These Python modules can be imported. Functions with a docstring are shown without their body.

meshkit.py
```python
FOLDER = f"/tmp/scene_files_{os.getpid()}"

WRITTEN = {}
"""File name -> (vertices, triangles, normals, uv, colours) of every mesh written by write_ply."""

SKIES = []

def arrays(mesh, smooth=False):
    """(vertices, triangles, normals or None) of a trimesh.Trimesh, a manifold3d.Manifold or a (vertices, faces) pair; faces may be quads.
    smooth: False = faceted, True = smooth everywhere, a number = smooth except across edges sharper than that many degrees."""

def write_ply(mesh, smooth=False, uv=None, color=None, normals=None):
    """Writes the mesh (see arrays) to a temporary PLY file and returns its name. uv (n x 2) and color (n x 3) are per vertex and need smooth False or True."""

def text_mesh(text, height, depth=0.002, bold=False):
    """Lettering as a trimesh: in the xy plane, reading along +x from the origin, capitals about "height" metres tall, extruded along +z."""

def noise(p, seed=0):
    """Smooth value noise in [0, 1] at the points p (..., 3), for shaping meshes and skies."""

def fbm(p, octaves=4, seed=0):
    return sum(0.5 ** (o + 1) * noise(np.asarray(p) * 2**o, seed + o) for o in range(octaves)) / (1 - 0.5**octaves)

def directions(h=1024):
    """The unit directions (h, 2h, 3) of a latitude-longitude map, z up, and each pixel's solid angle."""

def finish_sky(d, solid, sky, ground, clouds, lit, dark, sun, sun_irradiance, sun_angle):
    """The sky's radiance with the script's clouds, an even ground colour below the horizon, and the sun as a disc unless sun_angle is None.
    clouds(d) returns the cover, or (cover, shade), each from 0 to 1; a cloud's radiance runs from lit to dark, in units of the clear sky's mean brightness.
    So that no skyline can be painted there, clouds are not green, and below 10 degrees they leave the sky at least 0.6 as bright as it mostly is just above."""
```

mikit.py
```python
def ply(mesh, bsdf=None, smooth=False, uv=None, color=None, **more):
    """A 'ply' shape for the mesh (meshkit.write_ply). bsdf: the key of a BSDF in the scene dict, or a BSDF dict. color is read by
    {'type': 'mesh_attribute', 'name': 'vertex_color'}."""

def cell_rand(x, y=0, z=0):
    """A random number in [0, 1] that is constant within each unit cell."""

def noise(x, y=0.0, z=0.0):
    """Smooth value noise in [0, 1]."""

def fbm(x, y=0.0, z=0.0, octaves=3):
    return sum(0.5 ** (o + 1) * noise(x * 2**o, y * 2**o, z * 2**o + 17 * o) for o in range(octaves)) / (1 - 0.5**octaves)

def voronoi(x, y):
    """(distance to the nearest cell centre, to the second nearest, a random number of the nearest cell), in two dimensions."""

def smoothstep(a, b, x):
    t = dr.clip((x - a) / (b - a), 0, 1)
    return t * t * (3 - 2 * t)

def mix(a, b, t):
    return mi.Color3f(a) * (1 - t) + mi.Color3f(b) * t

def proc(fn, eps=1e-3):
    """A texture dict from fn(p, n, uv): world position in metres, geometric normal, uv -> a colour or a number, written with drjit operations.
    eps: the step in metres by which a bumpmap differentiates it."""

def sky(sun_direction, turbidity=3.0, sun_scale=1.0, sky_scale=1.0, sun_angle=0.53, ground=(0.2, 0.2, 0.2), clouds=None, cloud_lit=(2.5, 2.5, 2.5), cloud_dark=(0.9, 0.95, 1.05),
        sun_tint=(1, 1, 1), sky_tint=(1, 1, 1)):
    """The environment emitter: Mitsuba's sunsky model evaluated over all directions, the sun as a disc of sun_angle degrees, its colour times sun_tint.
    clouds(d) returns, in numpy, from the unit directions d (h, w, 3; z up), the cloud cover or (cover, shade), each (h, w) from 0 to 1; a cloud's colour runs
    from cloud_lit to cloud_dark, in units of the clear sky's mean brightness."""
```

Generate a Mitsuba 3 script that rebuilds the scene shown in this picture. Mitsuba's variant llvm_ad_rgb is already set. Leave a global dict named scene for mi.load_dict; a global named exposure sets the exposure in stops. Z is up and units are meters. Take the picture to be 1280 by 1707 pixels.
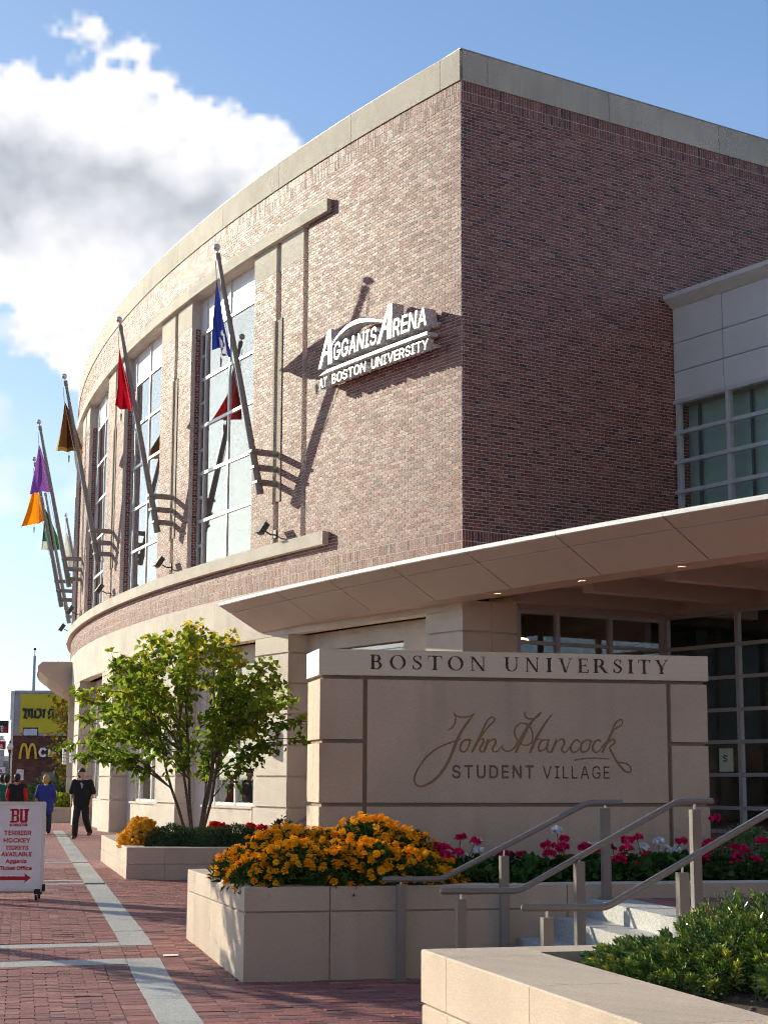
import math, random
import numpy as np
import trimesh, manifold3d, shapely
import shapely.geometry as sg
import shapely.ops as so
import shapely.affinity as sa
import drjit as dr
import mitsuba as mi
import mikit, meshkit
from mikit import proc, noise, fbm, smoothstep, mix, cell_rand

rng = np.random.default_rng(7)
T = mi.ScalarTransform4f
scene, labels = {}, {}

# ------------------------------------------------------------------ camera, sky, exposure
F_PX, PITCH, ROLL, EYE_Z = 2750.0, math.atan(447 / 2750.0), math.radians(0.22), 1.6
fwd = np.array([0, math.cos(PITCH), math.sin(PITCH)])
up0 = np.array([0, -math.sin(PITCH), math.cos(PITCH)])
upv = -math.sin(ROLL) * np.array([1.0, 0, 0]) + math.cos(ROLL) * up0
scene['camera'] = {'type': 'perspective', 'fov_axis': 'x', 'fov': 2 * math.degrees(math.atan(640 / F_PX)), 'near_clip': 0.1, 'far_clip': 6000.0,
                   'to_world': T().look_at(origin=[0, 0, EYE_Z], target=(np.array([0, 0, EYE_Z]) + fwd).tolist(), up=upv.tolist())}
exposure = 2.1
SUN = (-0.752, 0.563, 0.342)


def arr_(*x):
    return np.array(x, float)


def clouds(d):
    az = np.degrees(np.arctan2(d[..., 0], d[..., 1]))
    el = np.degrees(np.arcsin(np.clip(d[..., 2], -1, 1)))
    q = np.stack([az * 0.42, el * 0.55, az * 0 + 3.1], -1)
    n = meshkit.fbm(q, 6, 3)
    nl = meshkit.fbm(q + arr_(-.22, .10, 0), 6, 3)                  # the same cloud a little nearer the sun: lights its flanks
    hi = np.abs(2 * meshkit.fbm(q * 3.1 + 5, 4, 12) - 1)            # billows
    n2 = meshkit.fbm(np.stack([az * 0.10 + 9, el * 0.22, az * 0 + 1.7], -1), 5, 8)

    def blob(a, e, ra, re):
        return 1 - ((az - a) / ra) ** 2 - ((el - e) / re) ** 2
    big = np.maximum.reduce([blob(-11.0, 20.9, 5.6, 3.6), blob(-5.6, 19.4, 3.4, 2.8), blob(-15.5, 20.3, 6.0, 3.6), blob(-10.4, 22.2, 3.0, 1.9), blob(-8.6, 15.3, 4.5, 2.8), blob(-14.5, 17.6, 4, 1.8), blob(-9, 18.6, 6, 2.6), blob(-20, 19, 7, 6)])
    dens = 1.0 * np.clip(big, -1.6, 1) + 1.7 * (n - 0.5) + 0.55 * (0.28 - hi)
    small = np.maximum.reduce([blob(-12.8, 10.2, 2.4, 1.5), blob(-11.8, 5.0, 1.3, 0.75), blob(-13.6, 11.8, 2.0, 1.4), blob(-10.6, 9.0, 1.6, 1.8), blob(-12.9, 15.2, 1.2, .8)])
    dens2 = 0.55 * np.clip(small, -1.8, 1) + 2.2 * (n - 0.5) - 0.1
    far = 3.0 * (n2 - 0.60)
    far = np.where((az > -17) & (az < 17) & (el < 32), -1, far)
    cover = np.maximum.reduce([np.clip(dens * 6.5 + 0.25, 0, 1), 0.75 * np.clip(dens2 * 1.6, 0, 1), 0.9 * np.clip(far * 2, 0, 1)])
    cover = np.maximum(cover, 0.16 * np.clip((n2 - 0.35) * 2, 0, 1) * np.clip((25 - el) / 12, 0, 1))
    e2 = el + 2.2 * (n - 0.5) + 0.12 * (az + 11)
    body = np.clip((22.0 - e2) / 1.3, 0, 1) * np.clip((e2 - 16.9) / 3.4, 0, 1) * np.clip((-3.6 - az) / 4.0, 0, 1) * (.86 + .8 * (n - .45))
    shade = np.clip(np.maximum(body, .16 * np.clip(1.6 * (n - .35), 0, 1)), 0, 1)
    shade = np.clip(shade + 2.2 * np.clip(nl - n, -.06, .2) + .28 * (hi - .2), 0, 1)
    shade = np.maximum(shade, 0.5 * np.clip(far - 0.3, 0, 1))
    return cover, shade


scene['daylight'] = mikit.sky(SUN, turbidity=3.0, clouds=clouds, cloud_lit=(2.5, 2.5, 2.55), cloud_dark=(1.26, 1.36, 1.52), ground=(0.18, 0.14, 0.115), sun_scale=1.36, sun_tint=(1.0, 1.27, 1.72), sky_tint=(1.24, 1.38, 1.68))

# ------------------------------------------------------------------ helpers


def arr(*x):
    return np.array(x, float)


class MB:
    """Collects faces; every box or strip keeps its own vertices."""

    def __init__(self):
        self.v, self.f, self.t, self.n = [], [], [], 0

    def add(self, v, f, uv=None):
        v = np.asarray(v, float).reshape(-1, 3)
        f = np.asarray(f, int)
        if f.shape[1] == 4:
            f = np.vstack([f[:, [0, 1, 2]], f[:, [0, 2, 3]]])
        self.v.append(v)
        self.f.append(f + self.n)
        self.t.append(np.tile([[0.5, 0.5]], (len(v), 1)) if uv is None else np.broadcast_to(np.asarray(uv, float), (len(v), 2)))
        self.n += len(v)
        return self

    def tm(self, m, uv=None):
        if hasattr(m, 'to_mesh'):
            q = m.to_mesh()
            return self.add(np.asarray(q.vert_properties)[:, :3], np.asarray(q.tri_verts), uv)
        return self.add(m.vertices, m.faces, uv)

    def mesh(self):
        return np.vstack(self.v), np.vstack(self.f)

    def uv(self):
        return np.vstack(self.t)


HEX = np.array([[0, 2, 3, 1], [4, 5, 7, 6], [0, 1, 5, 4], [2, 6, 7, 3], [0, 4, 6, 2], [1, 3, 7, 5]])   # corner index = 4*a + 2*b + c


def boxes(mb, M, a0, a1, b0, b1, c0, c1, uv=None, skip=()):
    """Many boxes at once; M maps (a, b, c) arrays to points. skip: faces left out (0 a0, 1 a1, 2 b0, 3 b1, 4 c0, 5 c1)."""
    A = [np.atleast_1d(np.asarray(x, float)) for x in (a0, a1, b0, b1, c0, c1)]
    n = max(len(x) for x in A)
    a0, a1, b0, b1, c0, c1 = [np.broadcast_to(x, (n,)) for x in A]
    P = np.stack([M(a0 if i < 4 else a1, b1 if i & 2 else b0, c1 if i & 1 else c0) for i in range(8)], 1)
    F = HEX[[k for k in range(6) if k not in skip]]
    f = (F[None] + 8 * np.arange(n)[:, None, None]).reshape(-1, 4)
    if uv is not None:
        uv = np.repeat(np.broadcast_to(np.asarray(uv, float), (n, 2)), 8, 0)
    return mb.add(P.reshape(-1, 3), f, uv)


def cbox(mb, M, a0, a1, b0, b1, c0, c1, step=0.8, uv=None):
    """One box, cut along a so that it follows a curved map."""
    k = max(1, int(math.ceil(abs(a1 - a0) / step)))
    a = np.linspace(a0, a1, k + 1)
    P = np.stack([M(a, np.full_like(a, b), np.full_like(a, c)) for b, c in ((b0, c0), (b1, c0), (b1, c1), (b0, c1))], 1)
    f = []
    for i in range(k):
        for j in range(4):
            f.append([4 * i + j, 4 * i + (j + 1) % 4, 4 * i + 4 + (j + 1) % 4, 4 * i + 4 + j])
    f += [[0, 3, 2, 1], [4 * k, 4 * k + 1, 4 * k + 2, 4 * k + 3]]
    return mb.add(P.reshape(-1, 3), f, uv)


def prof(mb, M, poly, a0, a1, step=0.8, caps=True, uv=None):
    """Sweep a closed profile of (b, c) points along a."""
    k = max(1, int(math.ceil(abs(a1 - a0) / step)))
    a = np.linspace(a0, a1, k + 1)
    m = len(poly)
    P = np.stack([M(a, np.full_like(a, b), np.full_like(a, c)) for b, c in poly], 1)
    f = [[m * i + j, m * i + (j + 1) % m, m * i + m + (j + 1) % m, m * i + m + j] for i in range(k) for j in range(m)]
    mb.add(P.reshape(-1, 3), f, uv)
    if caps:
        for i in (0, k):
            mb.add(P[i], [[0, j, j + 1] for j in range(1, m - 1)], uv)
    return mb


def tube(mb, pts, rad, sides=8, uv=None, caps=True):
    p = np.asarray(pts, float)
    r = np.broadcast_to(np.asarray(rad, float), (len(p),))
    t = np.gradient(p, axis=0)
    t /= np.linalg.norm(t, axis=1, keepdims=True) + 1e-12
    ref = arr(0, 0, 1) if abs(t[:, 2]).mean() < 0.8 else arr(1, 0.3, 0)
    a = np.cross(t, ref)
    a /= np.linalg.norm(a, axis=1, keepdims=True) + 1e-12
    b = np.cross(t, a)
    g = np.arange(sides) * 2 * np.pi / sides
    V = p[:, None] + r[:, None, None] * (np.cos(g)[None, :, None] * a[:, None] + np.sin(g)[None, :, None] * b[:, None])
    f = [[i * sides + j, i * sides + (j + 1) % sides, (i + 1) * sides + (j + 1) % sides, (i + 1) * sides + j] for i in range(len(p) - 1) for j in range(sides)]
    mb.add(V.reshape(-1, 3), f, uv)
    if caps:
        for i in (0, len(p) - 1):
            mb.add(V[i], [[0, j, j + 1] for j in range(1, sides - 1)], uv)
    return mb


def ico(mb, c, r, sub=1, squash=(1, 1, 1), rough=0.0, seed=0, uv=None):
    m = trimesh.creation.icosphere(subdivisions=sub, radius=1.0)
    v = np.array(m.vertices)
    if rough:
        v = v * (1 + rough * (2 * meshkit.noise(v * 2.3 + seed * 7.1, seed) - 1))[:, None]
    return mb.add(v * np.asarray(squash) * r + np.asarray(c), m.faces, uv)


used = {}


def key(name, parent=None):
    k = f'{parent}__{name}' if parent else name
    i = used.get(k, -1) + 1
    used[k] = i
    return k if i == 0 else f'{k}_{i:03d}'


def put(name, mb, mat, parent=None, smooth=False, uv=False, **more):
    k = key(name, parent)
    if isinstance(mb, MB):
        scene[k] = mikit.ply(mb.mesh(), mat, smooth=smooth, uv=mb.uv() if uv else None, **more)
    else:
        scene[k] = mikit.ply(mb, mat, smooth=smooth, **more)
    return k


def hold(name):
    """A thing without an entry of its own: its parts follow."""
    return key(name)


def tag(k, label=None, cat=None, group=None, kind=None):
    e = labels.setdefault(k, {})
    for a, b in (('label', label), ('category', cat), ('group', group), ('kind', kind)):
        if b:
            e[a] = b
    return k


def extrude_map(mb, geom, M, b0, b1, uv=None, maxlen=None):
    """A shapely shape in the (a, c) plane, made solid between depths b0 and b1 under map M."""
    for g in getattr(geom, 'geoms', [geom]):
        if g.is_empty or g.area < 1e-7:
            continue
        m = trimesh.creation.extrude_polygon(g, 1.0, engine='earcut')
        if maxlen:
            m = m.subdivide_to_size(maxlen)
        v = np.array(m.vertices)
        mb.add(M(v[:, 0], b0 + (b1 - b0) * v[:, 2], v[:, 1]), m.faces, uv)
    return mb


def text_shape(text, height, bold=False):
    """Outlines of sans lettering as a shapely shape, baseline 0, starting at x = 0."""
    m = meshkit.text_mesh(text, height, 1.0, bold)
    v, f = np.array(m.vertices), np.array(m.faces)
    top = np.all(v[f][:, :, 2] > 0.5, axis=1)
    return so.unary_union([sg.Polygon(t[:, :2]) for t in v[f[top]]]).buffer(height * 0.004)


# ------------------------------------------------------------------ frames of the place
CEN, RAD, TH0 = arr(63.869, 75.024), 76.72, 3.7623391273009483      # centre and radius of the curved front; TH0 is the corner


def FR(s, d, z):
    """Curved front: s metres round from the corner, d out of the wall, z up."""
    s, d, z = np.asarray(s, float), np.asarray(d, float), np.asarray(z, float)
    th = TH0 - s / RAD
    return np.stack([CEN[0] + (RAD + d) * np.cos(th), CEN[1] + (RAD + d) * np.sin(th), z + 0 * s], -1)


C0 = FR(0, 0, 0)
WD, WN = arr(.838, .546, 0), arr(.546, -.838, 0)


def flat(o, a, b):
    def M(s, d, z):
        s, d, z = np.asarray(s, float), np.asarray(d, float), np.asarray(z, float)
        s, d, z = np.broadcast_arrays(s, d, z)
        return o + s[..., None] * a + d[..., None] * b + z[..., None] * arr(0, 0, 1)
    return M


SD = flat(C0, WD, WN)                      # straight brick side wall
L0 = C0 + WD * 5.42
LB = flat(L0, WN, -WD)                     # upper lobby block
G0 = C0 + WD * 4.99
LG = flat(G0, WN, -WD)                     # lobby glazing at street level, right hand part
A0 = math.radians(12.2)
U, V = arr(math.cos(A0), math.sin(A0), 0), arr(-math.sin(A0), math.cos(A0), 0)
O0 = arr(-1.103, 13.53, 0)
PL = flat(O0, U, V)                        # planters, steps, paving: u to the right, v away
KK = .93
KC, KR = arr(74.254, 77.183) * KK, 86.908 * KK       # canopy edge


def CN(t, d, z):
    """Canopy: t metres along the edge from a point before its left tip, d outwards from the edge."""
    t, d, z = np.asarray(t, float), np.asarray(d, float), np.asarray(z, float)
    th = 3.5923 + (t - 2.0) / (KR / KK)
    return np.stack([KC[0] + (KR + d) * np.cos(th), KC[1] + (KR + d) * np.sin(th), z + 0 * t], -1)


def gz(y):
    t = np.clip((np.asarray(y, float) - 13.3) / 3.2, 0, 1)
    return 0.1 * t * t * (3 - 2 * t)


def PLG(u, v, z):
    """As PL, but following the slight rise of the pavement."""
    p = PL(u, v, z)
    p[..., 2] += gz(p[..., 1])
    return p
# ------------------------------------------------------------------ materials


def rgb(*c):
    return {'type': 'rgb', 'value': list(c)}


def pr(base, rough=0.6, spec=0.5, metal=0.0, bump=None, bscale=1.0, **more):
    b = {'type': 'principled', 'base_color': base if isinstance(base, dict) else rgb(*base), 'roughness': rough, 'specular': spec, 'metallic': metal, **more}
    if bump is not None:
        b = {'type': 'bumpmap', 'arbitrary': bump, 'scale': bscale, 'nested': b}
    return {'type': 'twosided', 'nested': b}


def m3(r, a, b, c, k1=0.45, k2=0.8):
    return dr.select(r < k1, mi.Color3f(a), dr.select(r < k2, mi.Color3f(b), mi.Color3f(c)))


def brick_col(p, n, uv):
    r, t = uv.x, uv.y
    c = mix((.31, .135, .112), (.40, .205, .17), dr.clip(r * 1.6, 0, 1))
    c = dr.select(r > .80, mix((.25, .10, .085), (.21, .09, .08), t), c)
    c = dr.select(r > .955, mix((.105, .075, .07), (.16, .09, .08), t), c)
    c = dr.select((r > .60) & (r < .68), mix((.43, .27, .23), (.50, .34, .29), t), c)
    g = noise(p.x * 60, p.y * 60, p.z * 90)
    return c * (0.82 + 0.36 * g) * (.9 + .2 * t) * mi.Color3f(.54, .36, .335)


def mortar_col(p, n, uv):
    return mix((.53, .445, .40), (.62, .53, .48), fbm(p.x * 9, p.y * 9, p.z * 9))


def stone(lo, hi, speck=0.16, f=1.0, hue=(.99, .965, .93)):
    def fn(p, n, uv):
        a = fbm(p.x * 1.1 * f, p.y * 1.1 * f, p.z * 0.8 * f, 4)
        s = noise(p.x * 140, p.y * 140, p.z * 140)
        w = noise(p.x * 13 + p.y * 13, 0.0, p.z * 0.8) * smoothstep(.35, .7, noise(p.x * 2.1 + p.y * 2.1, 7.0, p.z * .9))          # faint run-down streaks
        c = mix(lo, hi, dr.clip(a * 1.3 - .15, 0, 1))
        return c * (1 - speck / 2 + speck * s) * (1.02 - 0.13 * w) * (0.96 + 0.08 * uv.x) * mi.Color3f(hue) * (.93 + .14 * noise(p.x * 3.3 + 5, p.y * 3.3, p.z * 2.1))
    return fn


def granite(p, n, uv):
    a = noise(p.x * 170, p.y * 170, p.z * 170)
    b = noise(p.x * 60 + 9, p.y * 60, p.z * 60)
    c = mix((.30, .285, .268), (.56, .535, .495), a)
    return c * (0.66 + 0.30 * b) * (.92 + .16 * uv.x)


def paver_col(p, n, uv):
    r, t = uv.x, uv.y
    c = mix((.265, .112, .098), (.335, .15, .125), r)
    c = dr.select(r > .86, mix((.40, .19, .14), (.36, .21, .17), t), c)
    c = dr.select(r < .12, mix((.16, .085, .085), (.20, .10, .09), t), c)
    d = fbm(p.x * .9, p.y * .9, 0.0, 3)
    g = noise(p.x * 70, p.y * 70, 3.0)
    return c * (.80 + .30 * g) * (.82 + .34 * d) * mi.Color3f(.84, .70, .72)


def pave_far(p, n, uv):
    """Beyond the pavers built one by one: the same bond as a pattern."""
    x, y = p.x - float(O0[0]), p.y - float(O0[1])
    u = x * float(U[0]) + y * float(U[1])
    v = x * float(V[0]) + y * float(V[1])
    row = dr.floor(v / .1)
    uu = u / .2 + .5 * (row - 2 * dr.floor(row / 2))
    fu, fv = uu - dr.floor(uu), v / .1 - row
    r = cell_rand(dr.floor(uu), row, 5)
    c = mix((.265, .112, .098), (.335, .15, .125), r)
    c = dr.select(r < .12, mi.Color3f(.18, .09, .085), c)
    j = (fu < .035) | (fv < .07)
    d = fbm(p.x * .9, p.y * .9, 0.0, 3)
    return dr.select(j, mi.Color3f(.10, .07, .06), c) * (.82 + .34 * d)


def leaf_fn(stops):
    def fn(p, n, uv):
        r, t = uv.x, uv.y
        c = mi.Color3f(stops[0][1])
        for (k0, c0), (k1, c1) in zip(stops[:-1], stops[1:]):
            c = dr.select(r > k0, mix(c0, c1, dr.clip((r - k0) / (k1 - k0), 0, 1)), c)
        return c * (.75 + .5 * t)
    return fn


def leaf(stops, trans=0.55, rough=0.5, spec=0.4):
    return {'type': 'principledthin', 'base_color': proc(leaf_fn(stops)), 'roughness': rough, 'diff_trans': trans, 'eta': 1.0 + spec}


def asphalt_col(p, n, uv):
    return mix((.045, .045, .048), (.075, .073, .07), fbm(p.x * 3, p.y * 3, 0.0, 4)) * (.8 + .4 * noise(p.x * 90, p.y * 90, 1.0))


def soil_col(p, n, uv):
    return mix((.05, .035, .025), (.12, .085, .06), noise(p.x * 45, p.y * 45, p.z * 45)) * (.6 + .8 * noise(p.x * 130, p.y * 130, p.z * 130))


def fabric(c, s=.25):
    def fn(p, n, uv):
        return mi.Color3f(c) * (1 - s / 2 + s * fbm(p.x * 9, p.y * 9, p.z * 9, 3))
    return fn


def brush(c, s=.10):
    def fn(p, n, uv):
        return mi.Color3f(c) * (1 - s / 2 + s * noise(p.x * 3 + p.y * 3, 2.0, p.z * 220)) * (.95 + .1 * fbm(p.x * 3, p.y * 3, p.z * 3, 3))
    return fn


def stone_bump(p, n, uv):
    return noise(p.x * 120, p.y * 120, p.z * 120) + .5 * noise(p.x * 300, p.y * 300, p.z * 300)


def far_brick(p, n, uv):
    row = dr.floor(p.z / .075)
    x = (p.x + p.y * .3) / .22 + .5 * (row - 2 * dr.floor(row / 2))
    r = cell_rand(dr.floor(x), row, 3)
    return mix((.075, .042, .036), (.15, .075, .058), r) * (.8 + .4 * fbm(p.x, p.y, p.z, 3))


MATS = dict(
    brick=pr(proc(brick_col), proc(lambda p, n, uv: .585 + .11 * uv.y), .55),
    mortar=pr(proc(mortar_col), .9, .2),
    brick_dark=pr((.15, .075, .065), .8, .2),
    limestone=pr(proc(stone((.50, .445, .38), (.60, .54, .465))), .8, .25),
    belt_stone=pr(proc(stone((.46, .415, .355), (.56, .505, .44))), .8, .25),
    cast_stone=pr(proc(stone((.425, .352, .293), (.51, .43, .36), .24, hue=(.98, .925, .86))), .8, .25, bump=proc(stone_bump, 2e-3), bscale=.0012),
    sign_stone=pr(proc(stone((.49, .387, .31), (.575, .462, .375), .26, hue=(.99, .93, .86))), .8, .25, bump=proc(stone_bump, 2e-3), bscale=.0012),
    joint=pr((.27, .215, .17), .9, .1),
    granite=pr(proc(granite), .55, .45),
    paver=pr(proc(paver_col), .62, .4),
    pave_far=pr(proc(pave_far), .62, .4),
    joint_sand=pr(proc(soil_col), .95, .1),
    asphalt=pr(proc(asphalt_col), .8, .3),
    far_ground=pr(proc(stone((.19, .18, .16), (.27, .25, .22))), .9, .2),
    soil=pr(proc(soil_col), .95, .1),
    soffit=pr(proc(brush((.40, .325, .27), .04)), .5, .4),
    canopy_edge=pr((.80, .78, .74), .35, .5),
    ceiling=pr(proc(brush((.36, .30, .26), .05)), .6, .3),
    alu=pr((.60, .60, .60), .35, .5, .35),
    alu_dark=pr((.33, .315, .31), .45, .5, .2),
    steel=pr(proc(brush((.20, .175, .16), .12)), .40, .5, .2),
    band_metal=pr(proc(brush((.60, .57, .55), .10)), .36, .5, .8),
    pole_metal=pr((.25, .235, .23), .38, .5, .45),
    ball_metal=pr((.72, .72, .74), .22, .5, .9),
    channel=pr((.44, .385, .31), .85, .1),
    panel_grey=pr(proc(brush((.60, .57, .55), .05)), .5, .4),
    spandrel=pr((.74, .74, .76), .25, .5),
    interior=pr((.20, .19, .18), .8, .2),
    interior_floor=pr((.16, .14, .12), .4, .4),
    interior_green=pr((.30, .44, .38), .8, .2),
    interior_dark=pr((.085, .11, .098), .8, .2),
    dark_paint=pr((.022, .020, .019), .45, .5),
    carved=pr((.30, .19, .10), .7, .3),
    carved_dark=pr((.125, .08, .055), .8, .2),
    carved_mid=pr((.205, .14, .10), .8, .2),
    white_paint=pr((.82, .81, .79), .45, .5),
    letter_side=pr((.60, .585, .60), .4, .5, .2),
    sign_white=pr((.76, .74, .745), .5, .4),
    sign_frame=pr((.70, .655, .57), .5, .4),
    print_red=pr((.42, .015, .03), .6, .3),
    rubber=pr((.018, .018, .018), .7, .3),
    bark=pr(proc(lambda p, n, uv: mix((.07, .055, .045), (.17, .14, .115), noise(p.x * 40, p.y * 40, p.z * 9))), .9, .1),
    leaf_tree=leaf([(0, (.08, .14, .02)), (.40, (.22, .30, .035)), (.74, (.40, .42, .05)), (.88, (.68, .56, .06)), (1, (.70, .45, .03))], 1.0),
    leaf_street=leaf([(0, (.05, .10, .02)), (.7, (.12, .18, .03)), (1, (.30, .24, .04))], .5),
    leaf_far=leaf([(0, (.09, .10, .02)), (.45, (.22, .19, .03)), (.75, (.38, .25, .035)), (1, (.34, .10, .03))], .5),
    leaf_mari=leaf([(0, (.03, .07, .02)), (1, (.08, .13, .03))], .3),
    leaf_ger=leaf([(0, (.025, .06, .018)), (1, (.06, .12, .03))], .3),
    leaf_shrub=pr(proc(leaf_fn([(0, (.045, .10, .02)), (.4, (.12, .20, .035)), (.8, (.26, .30, .05)), (1, (.50, .45, .08))])), .27, .95),
    leaf_box=pr(proc(leaf_fn([(0, (.05, .10, .025)), (1, (.14, .22, .06))])), .42, .5),
    leaf_hedge=leaf([(0, (.03, .055, .025)), (1, (.10, .15, .07))], .3),
    pet_mari=leaf([(0, (.80, .24, .006)), (.45, (.94, .39, .010)), (.85, (.95, .53, .03)), (1, (.86, .28, .01))], .6, .7, .2),
    pet_mum=leaf([(0, (.62, .30, .03)), (1, (.80, .46, .06))], .3, .7, .2),
    pet_red=leaf([(0, (.52, .01, .018)), (1, (.72, .025, .03))], .3, .7, .2),
    pet_pink=leaf([(0, (.55, .01, .085)), (1, (.78, .035, .17))], .3, .7, .2),
    pet_white=leaf([(0, (.72, .72, .74)), (1, (.85, .85, .84))], .3, .7, .2),
    skin=pr((.50, .31, .22), .55, .4),
    hair_black=pr((.014, .012, .011), .6, .4),
    hair_ginger=pr((.46, .25, .09), .6, .4),
    cloth_black=pr(proc(fabric((.020, .019, .020))), .85, .2),
    cloth_trouser=pr(proc(fabric((.024, .023, .024))), .85, .2),
    cloth_grey=pr(proc(fabric((.32, .32, .34))), .85, .2),
    cloth_blue=pr(proc(fabric((.035, .05, .26))), .8, .25),
    cloth_navy=pr(proc(fabric((.03, .035, .06))), .85, .2),
    cloth_red=pr(proc(fabric((.42, .02, .025))), .8, .25),
    cloth_green=pr(proc(fabric((.02, .12, .07))), .8, .25),
    leather=pr((.36, .20, .09), .6, .4),
    far_wall=pr(proc(far_brick), .85, .2),
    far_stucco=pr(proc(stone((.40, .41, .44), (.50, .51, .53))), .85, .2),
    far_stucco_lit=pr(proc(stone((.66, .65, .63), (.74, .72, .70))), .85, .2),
    yellow_sign=pr(proc(fabric((.60, .52, .035), .15)), .6, .3),
    arch_yellow=pr((.70, .50, .03), .4, .5),
    far_glass=pr((.12, .14, .17), .12, .6),
    pale_glass=pr((.55, .60, .70), .2, .6),
    sign_black=pr((.025, .022, .025), .5, .4),
    sign_grey=pr((.42, .41, .41), .6, .3),
    globe=pr((.80, .77, .66), .35, .5),
    post_green=pr((.05, .065, .06), .5, .4),
    mast=pr((.33, .36, .42), .5, .4),
    sconce_white=pr((.78, .77, .74), .4, .5),
    flood=pr((.075, .07, .068), .5, .4),
    poster=pr((.50, .58, .45), .6, .3),
    tower_brick=pr((.11, .08, .068), .85, .2),
    paper=pr((.82, .80, .74), .8, .2),
)
for k, v in MATS.items():
    scene[k] = v


def flag_mat(fn):
    return {'type': 'principledthin', 'base_color': proc(fn), 'roughness': .75, 'diff_trans': .55, 'eta': 1.2}


scene['glass_front'] = {'type': 'thindielectric', 'int_ior': 2.3}
scene['glass_ground'] = {'type': 'thindielectric', 'int_ior': 1.55}
scene['glass_lobby'] = {'type': 'thindielectric', 'int_ior': 1.5}
# ------------------------------------------------------------------ pavement, ground, road
yy = np.concatenate([np.linspace(2, 13, 8), np.linspace(13.3, 16.5, 17), np.linspace(18, 110, 24)])


def sheet(x0, x1, ys, dz):
    mb = MB()
    P = np.array([[[x0, y, gz(y) + dz], [x1, y, gz(y) + dz]] for y in ys]).reshape(-1, 3)
    return mb.add(P, [[2 * i, 2 * i + 1, 2 * i + 3, 2 * i + 2] for i in range(len(ys) - 1)])


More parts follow.
